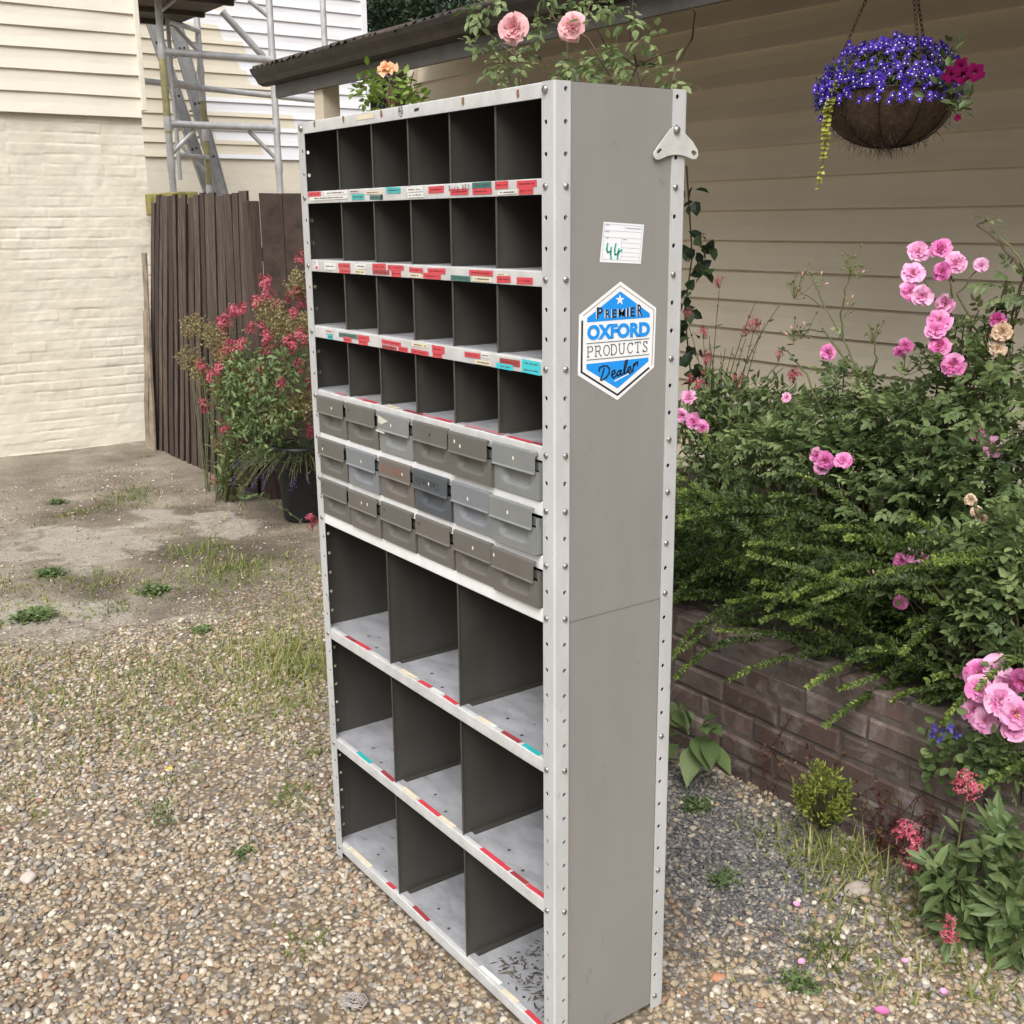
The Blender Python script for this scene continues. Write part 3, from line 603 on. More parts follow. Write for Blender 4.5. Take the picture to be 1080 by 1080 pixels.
# ---- back panel, top
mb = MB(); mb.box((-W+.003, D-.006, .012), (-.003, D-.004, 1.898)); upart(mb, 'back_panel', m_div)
def tray(zc, mat_lip, mat_top, lip=LIP, name='shelf', yf=0.0026, hol=False):
    zt = zc+lip/2; zb = zc-lip/2; r = 0.003; mb = MB(); x0, x1 = -W+.0035, -.0035
    a = np.linspace(0, PI/2, 5)
    front = [(yf, zb)]+[(yf+r-r*math.cos(t), zt-r+r*math.sin(t)) for t in a]
    lipf = np.array(front)
    P = np.array([[[x, y, z] for y, z in lipf] for x in np.linspace(x0, x1, 12)]); mb.grid(P, 0)
    mb.box((x0, yf, zb), (x1, yf+.0012, zb+.0008), 0); mb.add([(x0, yf+.0012, zb), (x1, yf+.0012, zb), (x1, yf+.0012, zt-.002), (x0, yf+.0012, zt-.002)], [[0, 1, 2, 3]], 0)
    mb.add([(x0, yf+r, zt), (x1, yf+r, zt), (x1, yf+.012, zt), (x0, yf+.012, zt)], [[0, 1, 2, 3]], 0)
    mb.add([(x0, yf+.012, zt), (x1, yf+.012, zt), (x1, D-.007, zt), (x0, D-.007, zt)], [[0, 1, 2, 3]], 1)
    mb.add([(x0, yf+.0012, zt-.0014), (x1, yf+.0012, zt-.0014), (x1, D-.007, zt-.0014), (x0, D-.007, zt-.0014)], [[3, 2, 1, 0]], 2)
    if hol:
        for bx in range(3):
            for hx, hy in ((.35, .055), (.62, .032), (.5, .20)):
                cx = -W+FL+(W-2*FL)*(bx+hx)/3; mb.poly([(cx+.0042*math.cos(t), hy+.0042*math.sin(t), zt+.0005) for t in np.arange(10)*2*PI/10], 3)  # flat dark discs paint the shade of bolt holes, no opening is cut
    return upart(mb, name, [mat_lip, mat_top, m_div, m_slot_hole_shade])
shelves = {}
for i, k in enumerate(SHELF_K):
    lipm = m_white if k in (-11, -13, -15) else m_lip
    shelves[i] = tray(zh(k), lipm, m_tray, hol=k in (-21, -27, -33))
top = tray(1.8868, m_lip, m_tray, 0.026, 'top_shelf', 0.0008)
# ---- dividers
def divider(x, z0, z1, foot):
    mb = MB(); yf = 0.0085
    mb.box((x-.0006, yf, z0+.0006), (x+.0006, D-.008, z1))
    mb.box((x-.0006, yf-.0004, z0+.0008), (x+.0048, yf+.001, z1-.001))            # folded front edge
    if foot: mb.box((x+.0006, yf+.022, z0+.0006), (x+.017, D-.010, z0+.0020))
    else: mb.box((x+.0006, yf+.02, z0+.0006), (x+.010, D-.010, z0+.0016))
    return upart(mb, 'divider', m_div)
xin0, xin1 = -W+FL, -FL
rows6 = [(zh(0)+LIP/2, 1.8868+.013-.003), (zh(-3)+LIP/2, zh(0)+LIP/2-.002), (zh(-6)+LIP/2, zh(-3)+LIP/2-.002), (zh(-9)+LIP/2, zh(-6)+LIP/2-.002)]
for z0, z1 in rows6:
    for j in range(1, 6): divider(xin0+(xin1-xin0)*j/6+random.uniform(-.002, .002), z0, z1, False)
for a, b in ((-21, -15), (-27, -21), (-33, -27)):
    for j in (1, 2): divider(xin0+(xin1-xin0)*j/3+random.uniform(-.003, .003)-.004, zh(a)+LIP/2, zh(b)+LIP/2-.002, True)
# ---- drawers
DCOL = {'taupe': ((0.128, 0.124, 0.110), 0), 'grey': ((0.215, 0.226, 0.22), 0), 'blue': ((0.195, 0.21, 0.225), 0), 'slate': ((0.075, 0.085, 0.097), 0), 'pink': ((0.155, 0.135, 0.118), 0), 'warm': ((0.140, 0.129, 0.115), 0)}
dm = {k: metal_paint('drawer_'+k, c, tuple(x*.86 for x in c), 0.4, 0.3, 20) for k, (c, _) in DCOL.items()}
m_dot = plain('paper_dot', (0.75, 0.73, 0.55), 0.8); m_red = plain('red_marker', (0.40, 0.075, 0.04), 0.7); m_ink = plain('black_ink', (0.02, 0.02, 0.03), 0.6)
m_tapeoff = plain('peeling_tape', (0.62, 0.60, 0.52), 0.6)
kinds = [['taupe', 'taupe', 'grey', 'taupe', 'taupe', 'grey'], ['taupe', 'blue', 'pink', 'slate', 'blue', 'grey'], ['taupe', 'warm', 'taupe', 'warm', 'warm', 'warm']]
pull = {(0, 4): .007, (1, 5): .009, (2, 5): .006, (0, 5): .001}
DW = (xin1+.004-xin0)/6
def scribble(mb, x0, x1, zc, h, y, mi, n=7):
    for k in range(n):
        xa = x0+(x1-x0)*k/n; w = (x1-x0)/n*.62; s = random.choice(['v', 'z', 'o', 'h'])
        segs = {'v': [(.1, 1), (.1, 0)], 'z': [(0, 1), (.9, .8), (.2, 0), (1, .1)], 'o': [(.1, .2), (.1, .9), (.8, .9), (.8, .1), (.1, .1)], 'h': [(0, 1), (.1, .4), (.9, .5), (.9, 1), (.9, 0)]}[s]
        pts = [(xa+a*w, y, zc-h/2+b*h) for a, b in segs]
        stroke(mb, pts, .0016, (0, -1, 0), mi)
def stroke(mb, pts, w, n, mi, tint=.5):
    pts = np.asarray(pts, float); n = np.asarray(n, float)
    for a, b in zip(pts[:-1], pts[1:]):
        d = nrm(b-a); s = np.cross(n, d)*w/2; e = d*w*.35
        mb.poly([a-e-s, b+e-s, b+e+s, a-e+s], mi, tint)
for rI, (ks, kb) in enumerate(((-9, -11), (-11, -13), (-13, -15))):
    ztop = zh(ks)+LIP/2; zfl = zh(kb)+LIP/2
    for j in range(6):
        kd = kinds[rI][j]; mt = dm[kd]; x0 = xin0+.002+DW*j+.0015-(.006 if j == 5 else 0); x1 = x0+DW-.0085
        p = pull.get((rI, j), random.uniform(-.001, .003)); yf = -.0012-p
        zt = ztop-.020; zb = zfl+.0015
        mb = MB()
        # scooped front plate
        nu, nv = 27, 17; uu = np.linspace(0, 1, nu); vv = np.linspace(0, 1, nv)
        Ug, Vg = np.meshgrid(uu, vv, indexing='ij')
        xs = x0+(x1-x0)*Ug; zf0 = zb; zf1 = ztop-.048; zs = zf0+(zf1-zf0)*Vg
        q = np.maximum(np.abs((Ug-.5)/.30), 0); qq = (q**4+np.abs((Vg-.62)/.30)**4)**.25
        dep = np.clip((1.04-qq)/.15, 0, 1)*.012*np.clip((Vg-.25)/.28, .0, 1)
        mb.grid(np.stack([xs, yf+dep, zs], -1), 0, .5, True)
        mb.box((x0, yf+.0006, zb), (x0+.0012, D-.04, zt-.012)); mb.box((x1-.0012, yf+.0006, zb), (x1, D-.04, zt-.012))
        mb.box((x0, yf+.001, zb), (x1, D-.04, zb+.001)); mb.box((x0, D-.041, zb), (x1, D-.04, zt-.012))
        mb.box((x0, yf+.009, ztop-.0485), (x1, yf+.010, zt-.012))
        dr = upart(mb, 'drawer', mt)
        # upper label flap, rolled over at the top
        mb = MB(); yy = yf-.0045; R = .0042; ang = np.linspace(-.2, PI*1.05, 9)
        zr = ztop-.0155
        prof = [(yy+R+R*math.cos(t), zr+R*math.sin(t)) for t in ang]+[(yy, zr-.010), (yy, ztop-.050), (yy-.0025, ztop-.0525), (yy-.0025, ztop-.0535), (yy+.0012, ztop-.0515), (yy+.0012, zr-.006), (yy+R, zr-.004)]
        sl = .004
        mb.extrude_x(prof, x0-.001, x1-.0085, 0, .5, False)
        xc = (x0+x1)/2
        if kd == 'pink': scribble(mb, x0+.015, x1-.022, ztop-.034, .016, yy-.0004, 2, 7)
        if kd == 'slate': scribble(mb, x0+.010, x1-.035, ztop-.035, .015, yy-.0004, 3, 7)
        if (rI, j) == (0, 2):
            mb.poly([(x0+.004, yy-.0005, ztop-.020), (x0+.05, yy-.0005, ztop-.029), (x0+.032, yy-.0009, ztop-.034), (x0+.02, yy-.0005, ztop-.040), (x0+.004, yy-.0005, ztop-.036)], 4)
            mb.poly([(x0-.004, yy-.003, ztop-.053), (x0+.035, yy-.003, ztop-.054), (x0+.036, yy-.0032, ztop-.058), (x0-.004, yy-.0032, ztop-.057)], 4)
        dots = {(0, 0): [(.55, .5, 1)], (0, 1): [(.1, .3, 3)], (0, 2): [(.42, .55, 1)], (0, 3): [(.48, .45, 3)], (0, 4): [(.16, .35, 1), (.3, .55, 1)], (0, 5): [(.48, .45, 1)], (1, 0): [(.2, .35, 3), (.18, .6, 1)],
                (1, 1): [(.5, .55, 1)], (1, 2): [(.72, .5, 1)], (1, 3): [(.45, .5, 1)], (1, 4): [(.42, .6, 1)], (1, 5): [(.42, .5, 1)], (2, 0): [(.08, .3, 3)], (2, 1): [(.45, .45, 1), (.65, .4, 1)], (2, 2): [(.12, .3, 3)], (2, 3): [(.1, .3, 3)], (2, 4): [(.5, .5, 1)], (2, 5): [(.06, .3, 1)]}[(rI, j)]
        for du, dv, mi_ in dots:
            cx, cz = x0+(x1-x0)*du, ztop-.018-.033*dv; rr = .0034 if mi_ == 1 else .0026
            mb.poly([(cx+rr*math.cos(t)*(.8 if mi_ == 1 else 1), yy-.0005, cz+rr*1.2*math.sin(t)) for t in np.arange(10)*2*PI/10], mi_)
        fl = mb.build('label_flap', [mt, m_dot, m_red, m_ink, m_tapeoff], dr)
# ---- tape labels on the shelf edges
def tape_mat(n, c): return plain(n, c, 0.35, 0, 0.10, 60)
tapes = {'red': tape_mat('red_tape', (0.60, 0.055, 0.075)), 'dred': tape_mat('dark_red_tape', (0.33, 0.05, 0.055)), 'teal': tape_mat('teal_tape', (0.03, 0.42, 0.42)),
         'cyan': tape_mat('cyan_tape', (0.04, 0.55, 0.62)), 'green': tape_mat('green_tape', (0.03, 0.15, 0.13)), 'white': tape_mat('white_tape', (0.74, 0.74, 0.71)), 'cream': tape_mat('cream_tape', (0.72, 0.64, 0.47)), 'black': m_ink, 'pink': tape_mat('pink_tape', (0.55, 0.22, 0.25)), 'pale': tape_mat('faded_tape', (0.66, 0.56, 0.56))}
m_letd = plain('label_print_dark', (0.10, 0.07, 0.07), 0.7); m_letr = plain('label_print_red', (0.24, 0.02, 0.03), 0.7)
def label_part(si, mb, mats): mb.build('tape_label', mats, shelves[si])
def lip_label(si, org, s, x0, x1, yc, h, col):
    A = onY(org[0]+x0/s, org[1]+yc/s, .002); B = onY(org[0]+x1/s, org[1]+yc/s, .002)
    zc = zh(SHELF_K[si]); mpp = (B[0]-A[0])/max((x1-x0)/s, 1e-6)
    C_ = onY(org[0]+(x0+x1)/2/s, org[1]+(yc+h/2)/s, .002); C2 = onY(org[0]+(x0+x1)/2/s, org[1]+(yc-h/2)/s, .002)
    hh = min(abs(C2[2]-C_[2]), LIP*.95); z = (A[2]+B[2])/2
    z = min(max(z, zc-LIP/2+hh/2+.0006), zc+LIP/2-hh/2-.001)
    mb = MB(); y = .0021-random.uniform(.0001, .0009); tl = random.uniform(-.0008, .0008)
    xa, xb = max(A[0], xin0+.001), min(B[0], xin1-.001)
    v = np.array([(xa, y, z-hh/2-tl), (xb, y, z-hh/2+tl), (xb, y, z+hh/2+tl), (xa, y, z+hh/2-tl)])
    mb.add(np.r_[v, v+[0, .0004, 0]], [[0, 1, 2, 3], [0, 4, 5, 1], [1, 5, 6, 2], [2, 6, 7, 3], [3, 7, 4, 0]])
    rows = max(1, round(hh/.011)) if col != 'black' else 0
    for r_ in range(rows):
        zc_ = z+hh/2-(r_+.5)*hh/rows; x = xa+.12*(xb-xa)
        while x < xb-.14*(xb-xa):
            w = random.uniform(.0018, .0042); lh = random.uniform(.0016, .0026)
            if random.random() < .85: mb.poly([(x, y-.0003, zc_-lh/2), (x+w*.8, y-.0003, zc_-lh/2), (x+w*.8, y-.0003, zc_+lh/2), (x, y-.0003, zc_+lh/2)], 1)
            x += w
    label_part(si, mb, [tapes[col], m_letr if col in ('red', 'dred') else m_letd])
LA = ((318, 180), 8.31); LB = ((445, 175), 8.0); LC = ((325, 335), 8.31); LD = ((445, 345), 8.0)
for si, (o_, s_), rows in (
    (0, LA, [(58,168,200,44,'red'),(200,400,190,40,'white'),(75,410,238,32,'white'),(415,520,182,30,'pale'),(440,548,230,48,'teal'),(560,700,190,30,'cream'),(598,690,235,40,'green'),(692,712,232,44,'black'),(745,868,168,52,'teal'),(920,1060,165,42,'white'),(930,1070,214,42,'white')]),
    (0, LB, [(55,185,200,58,'red'),(425,585,158,50,'green'),(240,390,218,52,'red'),(428,592,214,50,'red'),(617,728,155,66,'red'),(640,800,222,34,'white'),(800,968,150,58,'red'),(818,940,208,62,'red')]),
    (1, LA, [(200,300,838,60,'white'),(322,425,833,44,'red'),(330,428,880,36,'red'),(465,560,838,44,'white'),(465,560,888,38,'cream'),(622,738,838,56,'red'),(625,770,890,38,'dred'),(757,897,850,44,'red'),(788,872,905,58,'red'),(945,1065,872,42,'red'),(945,1050,918,36,'cream')]),
    (1, LB, [(48,198,888,48,'red'),(10,158,930,48,'red'),(243,408,948,44,'green'),(400,598,903,44,'red'),(430,592,955,44,'cream'),(632,748,957,58,'red'),(640,720,915,24,'cream'),(800,935,970,58,'red')]),
    (2, LC, [(170,215,170,44,'teal'),(150,225,120,40,'pale'),(270,425,158,38,'green'),(312,380,202,46,'red'),(430,535,180,48,'red'),(443,522,226,52,'red'),(643,812,222,38,'red'),(650,775,275,34,'dred'),(790,873,293,44,'red'),(905,1050,242,32,'cream'),(903,1055,305,42,'red')]),
    (2, LD, [(85,190,188,60,'red'),(90,170,240,54,'red'),(362,492,236,42,'red'),(500,570,240,36,'white'),(450,585,300,38,'cream'),(655,825,298,56,'dred'),(625,768,345,46,'cyan'),(845,1000,346,112,'cyan')])):
    for x0, x1, yc, h, c in rows: lip_label(si, o_, s_, x0, x1, yc, h, c)
# handwriting on the upper lip, the small round emblem sticker on the second
mb = MB(); z = zh(0)+.004
for k, g in enumerate(['B', 'i', 'r', 'o', ' ', 'D', 'E', 'S']):
    P_ = {'B': [(0, 0), (0, 1), (.7, .85), (.1, .5), (.8, .2), (0, 0)], 'i': [(.4, .6), (.4, 0)], 'r': [(.2, 0), (.2, .6), (.7, .6)], 'o': [(.2, 0), (.2, .6), (.7, .6), (.7, 0), (.2, 0)], 'D': [(0, 0), (0, 1), (.7, .7), (.7, .2), (0, 0)], 'E': [(.8, 1), (0, 1), (0, .5), (.6, .5), (0, .5), (0, 0), (.8, 0)], 'S': [(.8, 1), (.1, .8), (.8, .3), (0, 0)]}.get(g)
    xa = onY(473+k*2.85, 195, 0)[0]
    if P_: stroke(mb, [(xa+a*.0045, .0009, z-.004+b*.010) for a, b in P_], .0011, (0, -1, 0), 0)
mb.build('handwriting', [m_ink], shelves[0])
mb = MB(); c = onY(333.9, 281.5, .0015)
mb.poly([(c[0]+.012*math.cos(t), .0016, zh(-3)+.011*math.sin(t)) for t in np.arange(16)*2*PI/16], 0)
mb.poly([(c[0]+.007*math.cos(t), .0012, zh(-3)-.004+.004*math.sin(t)) for t in np.arange(12)*2*PI/12], 1)
stroke(mb, [(c[0]-.009, .0012, zh(-3)+.009), (c[0]-.004, .0012, zh(-3)+.003)], .002, (0, -1, 0), 2)
mb.build('round_sticker', [tapes['white'], tapes['red'], m_ink], shelves[1])
def top_label(si, org, s, x0, x1, yc, col, w=.011):
    zt = zh(SHELF_K[si])+LIP/2+.0009+random.uniform(0, .0012)
    c = onZ(org[0]+(x0+x1)/2/s, org[1]+yc/s, zt); a = np.array(px_of(c+[-.01, 0, 0])); b = np.array(px_of(c+[.01, 0, 0]))
    L = (x1-x0)/s/max(abs(b[0]-a[0]), .5)*.02; mb = MB(); y = max(c[1], .010)
    tl = random.uniform(-.0012, .0012)
    v = np.array([(c[0]-L/2, y-w/2-tl, zt), (c[0]+L/2, y-w/2+tl, zt), (c[0]+L/2, y+w/2+tl, zt), (c[0]-L/2, y+w/2-tl, zt)])
    mb.add(np.r_[v, v-[0, 0, .0005]], [[0, 1, 2, 3], [0, 4, 5, 1], [1, 5, 6, 2], [2, 6, 7, 3], [3, 7, 4, 0]])
    label_part(si, mb, [tapes[col]])
T7 = ((340, 640), 4.5); T8 = ((350, 760), 3.375)
for si, (o_, s_), rows in (
    (3, LC, [(240,330,665,'pink'),(455,575,735,'red'),(440,540,715,'pink'),(690,800,780,'cream'),(800,980,835,'dred'),(960,1070,870,'pink')]),
    (3, LD, [(110,245,782,'red'),(330,470,850,'pink'),(500,640,890,'pink'),(700,910,950,'red'),(900,1000,985,'dred')]),
    (7, T7, [(82,138,163,'dred'),(162,225,183,'red'),(370,440,318,'cream'),(452,505,367,'red'),(510,562,402,'white'),(573,637,442,'red'),(705,762,550,'cream'),(740,820,545,'white'),(847,930,618,'dred'),(937,1018,682,'teal')]),
    (8, T7, [(160,225,715,'teal'),(240,300,815,'dred'),(360,430,890,'cream'),(413,510,970,'red'),(510,580,1035,'cream')]),
    (8, T8, [(520,595,487,'red'),(523,592,520,'red'),(630,685,563,'dred'),(688,748,610,'red')]),
    (9, T8, [(55,130,488,'cream'),(190,215,590,'red'),(285,340,688,'dred'),(530,600,905,'white'),(600,650,985,'cream'),(683,735,1060,'red')])):
    for x0, x1, yc, c in rows: top_label(si, o_, s_, x0, x1, yc, c)
# marks and a paper strip on the top edge: ringed number 45, rust stamps
mb = MB(); y = .0001
def ringed(mb, px, py, r, mi):
    c = onY(px, py, 0); stroke(mb, [(c[0]+r*.8*math.cos(t), y, c[2]+r*math.sin(t)) for t in np.linspace(0, 2*PI, 15)], .0012, (0, -1, 0), mi); return c
c = ringed(mb, 422.3, 117, .0105, 0)
stroke(mb, [(c[0]-.002, y, c[2]+.007), (c[0]-.006, y, c[2]-.001), (c[0]+.0005, y, c[2]-.001)], .0013, (0, -1, 0), 0)
stroke(mb, [(c[0]-.001, y, c[2]+.003), (c[0]-.001, y, c[2]-.006)], .0013, (0, -1, 0), 0)
stroke(mb, [(c[0]+.0065, y, c[2]+.007), (c[0]+.0025, y, c[2]+.006), (c[0]+.0025, y, c[2]+.001), (c[0]+.006, y, c[2]), (c[0]+.005, y, c[2]-.005), (c[0]+.002, y, c[2]-.005)], .0013, (0, -1, 0), 0)
m_rust = plain('rust_mark', (0.36, 0.20, 0.10), 0.9, 0, .35, 300)
for px, py in ((331.5, 131), (362, 125.5), (402, 120), (488, 106.5), (546, 98.5)):
    c = onY(px, py, 0)
    mb.poly([(c[0]+.005*math.cos(t)*random.uniform(.6, 1.2), y, c[2]+.008*math.sin(t)*random.uniform(.7, 1.2)) for t in np.arange(11)*2*PI/11], 1)
    stroke(mb, [(c[0]+.003*math.cos(t), y-.0003, c[2]+.005*math.sin(t)) for t in np.linspace(0, 2*PI, 9)], .001, (0, -1, 0), 0)
c = onY(439, 115.5, 0); mb.poly([(c[0]-.008, y, c[2]-.003), (c[0]+.009, y, c[2]-.002), (c[0]+.010, y, c[2]+.003), (c[0]-.008, y, c[2]+.002)], 0)
a = onY(376, 124.5, 0); b = onY(394, 121.5, 0); mb.poly([(a[0], y, a[2]-.005), (b[0], y, a[2]-.005), (b[0], y, a[2]+.005), (a[0], y, a[2]+.005)], 2)
mb.build('pen_marks', [m_ink, m_rust, tapes['cream']], top)
# ---- decal, ticket and bracket on the side
m_blue = plain('decal_blue', (0.005, 0.28, 0.80), 0.3, 0, .04); m_dwhite = plain('decal_white', (0.82, 0.83, 0.84), 0.3, 0, .02); m_dblack = plain('decal_black', (0.012, 0.012, 0.016), 0.3)
usp = [c for c in unit.children if c.name.startswith('upper_side_panel')][0]
DX = -.0022
def dz(x, y, k): p_ = onX(600+x/7.71, 290+y/7.71, DX); return (DX+.0006+k*.00035, p_[1], p_[2])
def dpoly(mb, pts, k, mi): mb.poly([dz(x, y, k) for x, y in pts][::-1], mi)
def text_tris(txt, offset=0.0, shear=0.0, res=4):
    cu = bpy.data.curves.new('t', 'FONT'); cu.body = txt; cu.offset = offset; cu.shear = shear; cu.resolution_u = res; cu.fill_mode = 'BOTH'
    ob = bpy.data.objects.new('t', cu); COL.objects.link(ob); bpy.context.view_layer.update()
    me = bpy.data.meshes.new_from_object(ob.evaluated_get(bpy.context.evaluated_depsgraph_get()))
    v = np.zeros(len(me.vertices)*3); me.vertices.foreach_get('co', v); v = v.reshape(-1, 3)[:, :2]
    fs = [list(p_.vertices) for p_ in me.polygons]
    bpy.data.objects.remove(ob); bpy.data.meshes.remove(me); bpy.data.curves.remove(cu)
    lo, hi = v.min(0), v.max(0); return (v-lo)/(hi-lo), fs
def dtext(mb, txt, quad, k, mi, **kw):              # quad = bottom left, bottom right, top right, top left
    v, fs = text_tris(txt, **kw); q = np.array(quad, float)
    P = [((1-a)*(1-b)*q[0]+a*(1-b)*q[1]+a*b*q[2]+(1-a)*b*q[3]) for a, b in v]
    V = np.array([dz(x, y, k) for x, y in P]); mb.v.append(V); n0 = mb.n; mb.n += len(V)
    for f in fs: mb.f.append((np.array([f])+n0, mi, np.array([.5]), False))
def dstroke(mb, pts, w, k, mi):
    pts = np.array(pts, float)
    for a, b in zip(pts[:-1], pts[1:]):
        d = (b-a)/max(np.linalg.norm(b-a), 1e-6); s = np.array([-d[1], d[0]])*w/2; e = d*w*.3
        dpoly(mb, [a-e-s, b+e-s, b+e+s, a-e+s], k, mi)
mb = MB()
dpoly(mb, [(418,52),(708,268),(690,750),(392,1018),(70,815),(80,325)], 0, 0)
for pts, w in (([(116,330),(416,88),(690,285),(672,735)], 4), ([(106,375),(100,790),(392,975),(648,755)], 15)): dstroke(mb, pts, w, 1, 2)
dpoly(mb, [(415,132),(655,312),(655,345),(146,385),(146,350)], 1, 1)
dpoly(mb, [(140,725),(645,670),(645,700),(392,922),(140,765)], 1, 1)
st = [(412+(38 if k % 2 == 0 else 15)*math.sin(k*PI/5), 202-(48 if k % 2 == 0 else 18)*math.cos(k*PI/5)) for k in range(10)]
for k in range(10): dpoly(mb, [(412, 202), st[k], st[(k+1) % 10]], 2, 0)
for i, (ch, x0, x1, t0) in enumerate((('P',222,270,262),('R',292,330,283),('E',346,382,279),('M',398,452,273),('I',466,478,268),('E',494,532,263),('R',552,592,240))):
    yb = lambda x: 355-(x-222)*.062
    for dx, k, m_ in ((-5, 2, 0), (0, 3, 2)):
        dtext(mb, ch, [(x0+dx, yb(x0)), (x1+dx, yb(x1)), (x1+dx, t0+(-2 if ch == 'R' else 0)), (x0+dx, t0)], k, m_, offset=.004 if ch == 'M' else .02)
dtext(mb, 'OXFORD', [(146,532),(655,498),(657,378),(146,408)], 2, 1, offset=.055)
for y0, y1 in ((558, 516), (692, 645)): dstroke(mb, [(142, y0), (650, y1)], 5, 2, 2)
G = {'P': [[(0,0),(0,1)],[(0,1),(.55,1),(.72,.9),(.72,.62),(.55,.5),(0,.5)],[(-.15,0),(.2,0)],[(-.15,1),(0,1)]],
     'R': [[(0,0),(0,1)],[(0,1),(.5,1),(.66,.9),(.66,.62),(.5,.5),(0,.5)],[(.4,.5),(.75,0),(.9,0)],[(-.15,0),(.18,0)],[(-.15,1),(0,1)]],
     'O': [[(.45+.45*math.cos(t), .5+.5*math.sin(t)) for t in np.linspace(0, 2*PI, 17)]],
     'D': [[(0,0),(0,1),(.4,1),(.68,.85),(.78,.5),(.68,.15),(.4,0),(0,0)],[(-.12,0),(0,0)],[(-.12,1),(0,1)]],
     'U': [[(0,1),(0,.3),(.12,.08),(.35,0),(.58,.08),(.7,.3),(.7,1)],[(-.15,1),(.15,1)],[(.55,1),(.85,1)]],
     'C': [[(.8,.82),(.62,.97),(.4,1),(.15,.85),(.03,.5),(.15,.15),(.4,0),(.62,.03),(.8,.2)],[(.8,1),(.8,.78)]],
     'T': [[(.4,0),(.4,1)],[(0,.85),(0,1),(.8,1),(.8,.85)],[(.22,0),(.58,0)]],
     'S': [[(.6,.8),(.5,.96),(.3,1),(.1,.92),(.06,.72),(.3,.53),(.55,.4),(.62,.2),(.5,.04),(.28,0),(.1,.06),(.02,.22)],[(.02,.22),(.02,0)],[(.62,1),(.62,.78)]]}
for k, ch in enumerate('PRODUCTS'):
    x0 = 152+k*64.0
    for s_ in G[ch]:
        dstroke(mb, [(x0+a*52, (668-(x0-142+a*52)*.0935)-b*(82+2*k/7)) for a, b in s_], 6, 2, 2)
for s_ in ([(240,785),(246,755),(275,738),(306,738),(325,760),(322,800),(300,832),(262,856),(252,850),(268,810),(284,755)],
           [(345,815),(372,795),(367,772),(348,785),(344,820),(360,836),(385,815)], [(420,772),(398,780),(385,806),(398,822),(414,800),(420,775),(414,808),(428,812),(444,790)],
           [(444,790),(466,725),(470,690),(456,700),(442,775),(450,802),(472,780)], [(476,782),(499,766),(495,742),(478,756),(474,786),(490,800),(514,775)],
           [(514,785),(524,722),(528,738),(540,712),(554,706),(552,735)]): dstroke(mb, s_, 11, 3, 2)
dpoly(mb, [(362,860),(490,795),(486,806),(372,866)], 2, 0)
mb.build('dealer_decal', [m_dwhite, m_blue, m_dblack], usp)
m_paper = plain('ticket_paper', (0.80, 0.81, 0.84), 0.7, 0, .02); m_gline = plain('ticket_line', (0.38, 0.40, 0.50), 0.8); m_gpen = plain('green_marker', (0.01, 0.36, 0.27), 0.6)
def tz(x, y, k): p_ = onX(590+x/4.908, 220+y/4.908, DX); return (DX+.0006+k*.0003, p_[1], p_[2])
def tstroke(mb, pts, w, k, mi):
    pts = np.array(pts, float)
    for a, b in zip(pts[:-1], pts[1:]):
        d = (b-a)/max(np.linalg.norm(b-a), 1e-6); s = np.array([-d[1], d[0]])*w/2; e = d*w*.3
        mb.poly([tz(*q, k) for q in (a-e-s, b+e-s, b+e+s, a-e+s)][::-1], mi)
mb = MB(); mb.poly([tz(x, y, 0) for x, y in ((228,68),(437,83),(420,286),(207,277))][::-1], 0)
for pts in ([(232,78),(428,92),(412,272),(220,262),(232,78)], [(228,112),(424,124)], [(226,146),(422,158)], [(340,88),(338,116)], [(322,152),(316,268)], [(322,176),(418,182)], [(320,202),(416,208)], [(318,226),(414,231)], [(317,248),(413,252)]): tstroke(mb, pts, 1.6, 1, 1)
for pts in ([(238,84),(256,85)], [(345,100),(372,103)], [(376,103),(420,106)], [(236,118),(256,119)], [(328,160),(346,161)], [(240,152),(252,153)]): tstroke(mb, pts, 5, 1, 1)
for pts in ([(248,180),(243,210),(248,226),(262,222)], [(266,200),(263,235),(266,260)], [(290,182),(284,214),(286,238),(300,236)], [(306,208),(298,262)], [(300,228),(322,214)]): tstroke(mb, pts, 8, 2, 2)
mb.build('paper_ticket', [m_paper, m_gline, m_gpen], usp)
# bracket: bowed triangular plate with two real slots
BP = [(360,450),(410,425),(460,450),(520,510),(590,585),(638,670),(645,720),(622,762),(585,765),(520,735),(450,718),(390,716),(330,730),(240,768),(205,765),(185,735),(188,695),(230,630),(300,535)]
def bz(x, y): p_ = onX(670+x/9.81, 90+y/9.81, 0.003); return p_[1], p_[2]
def curve_plate(name, outline, holes, thick, x, mats, parent):
    cu = bpy.data.curves.new('c', 'CURVE'); cu.dimensions = '2D'; cu.fill_mode = 'BOTH'; cu.extrude = thick/2
    for pts in [outline]+holes:
        sp = cu.splines.new('POLY'); sp.points.add(len(pts)-1); sp.use_cyclic_u = True
        for q, (a, b) in zip(sp.points, pts): q.co = (a, b, 0, 1)
    ob = bpy.data.objects.new('c', cu); COL.objects.link(ob); bpy.context.view_layer.update()
    me = bpy.data.meshes.new_from_object(ob.evaluated_get(bpy.context.evaluated_depsgraph_get()))
    bpy.data.objects.remove(ob); bpy.data.curves.remove(cu)
    for v in me.vertices: v.co = (x+v.co.z, v.co.x, v.co.y)
    me.name = name; me.materials.clear(); me.materials.append(mats)
    for p_ in me.polygons: p_.material_index = 0
    o = bpy.data.objects.new(name, me); COL.objects.link(o); o.parent = parent; return o
sl = lambda cx, cy, a, b, an: [bz(cx+a*math.cos(t)*math.cos(an)-b*math.sin(t)*math.sin(an), cy+a*math.cos(t)*math.sin(an)+b*math.sin(t)*math.cos(an)) for t in np.arange(12)*2*PI/12]
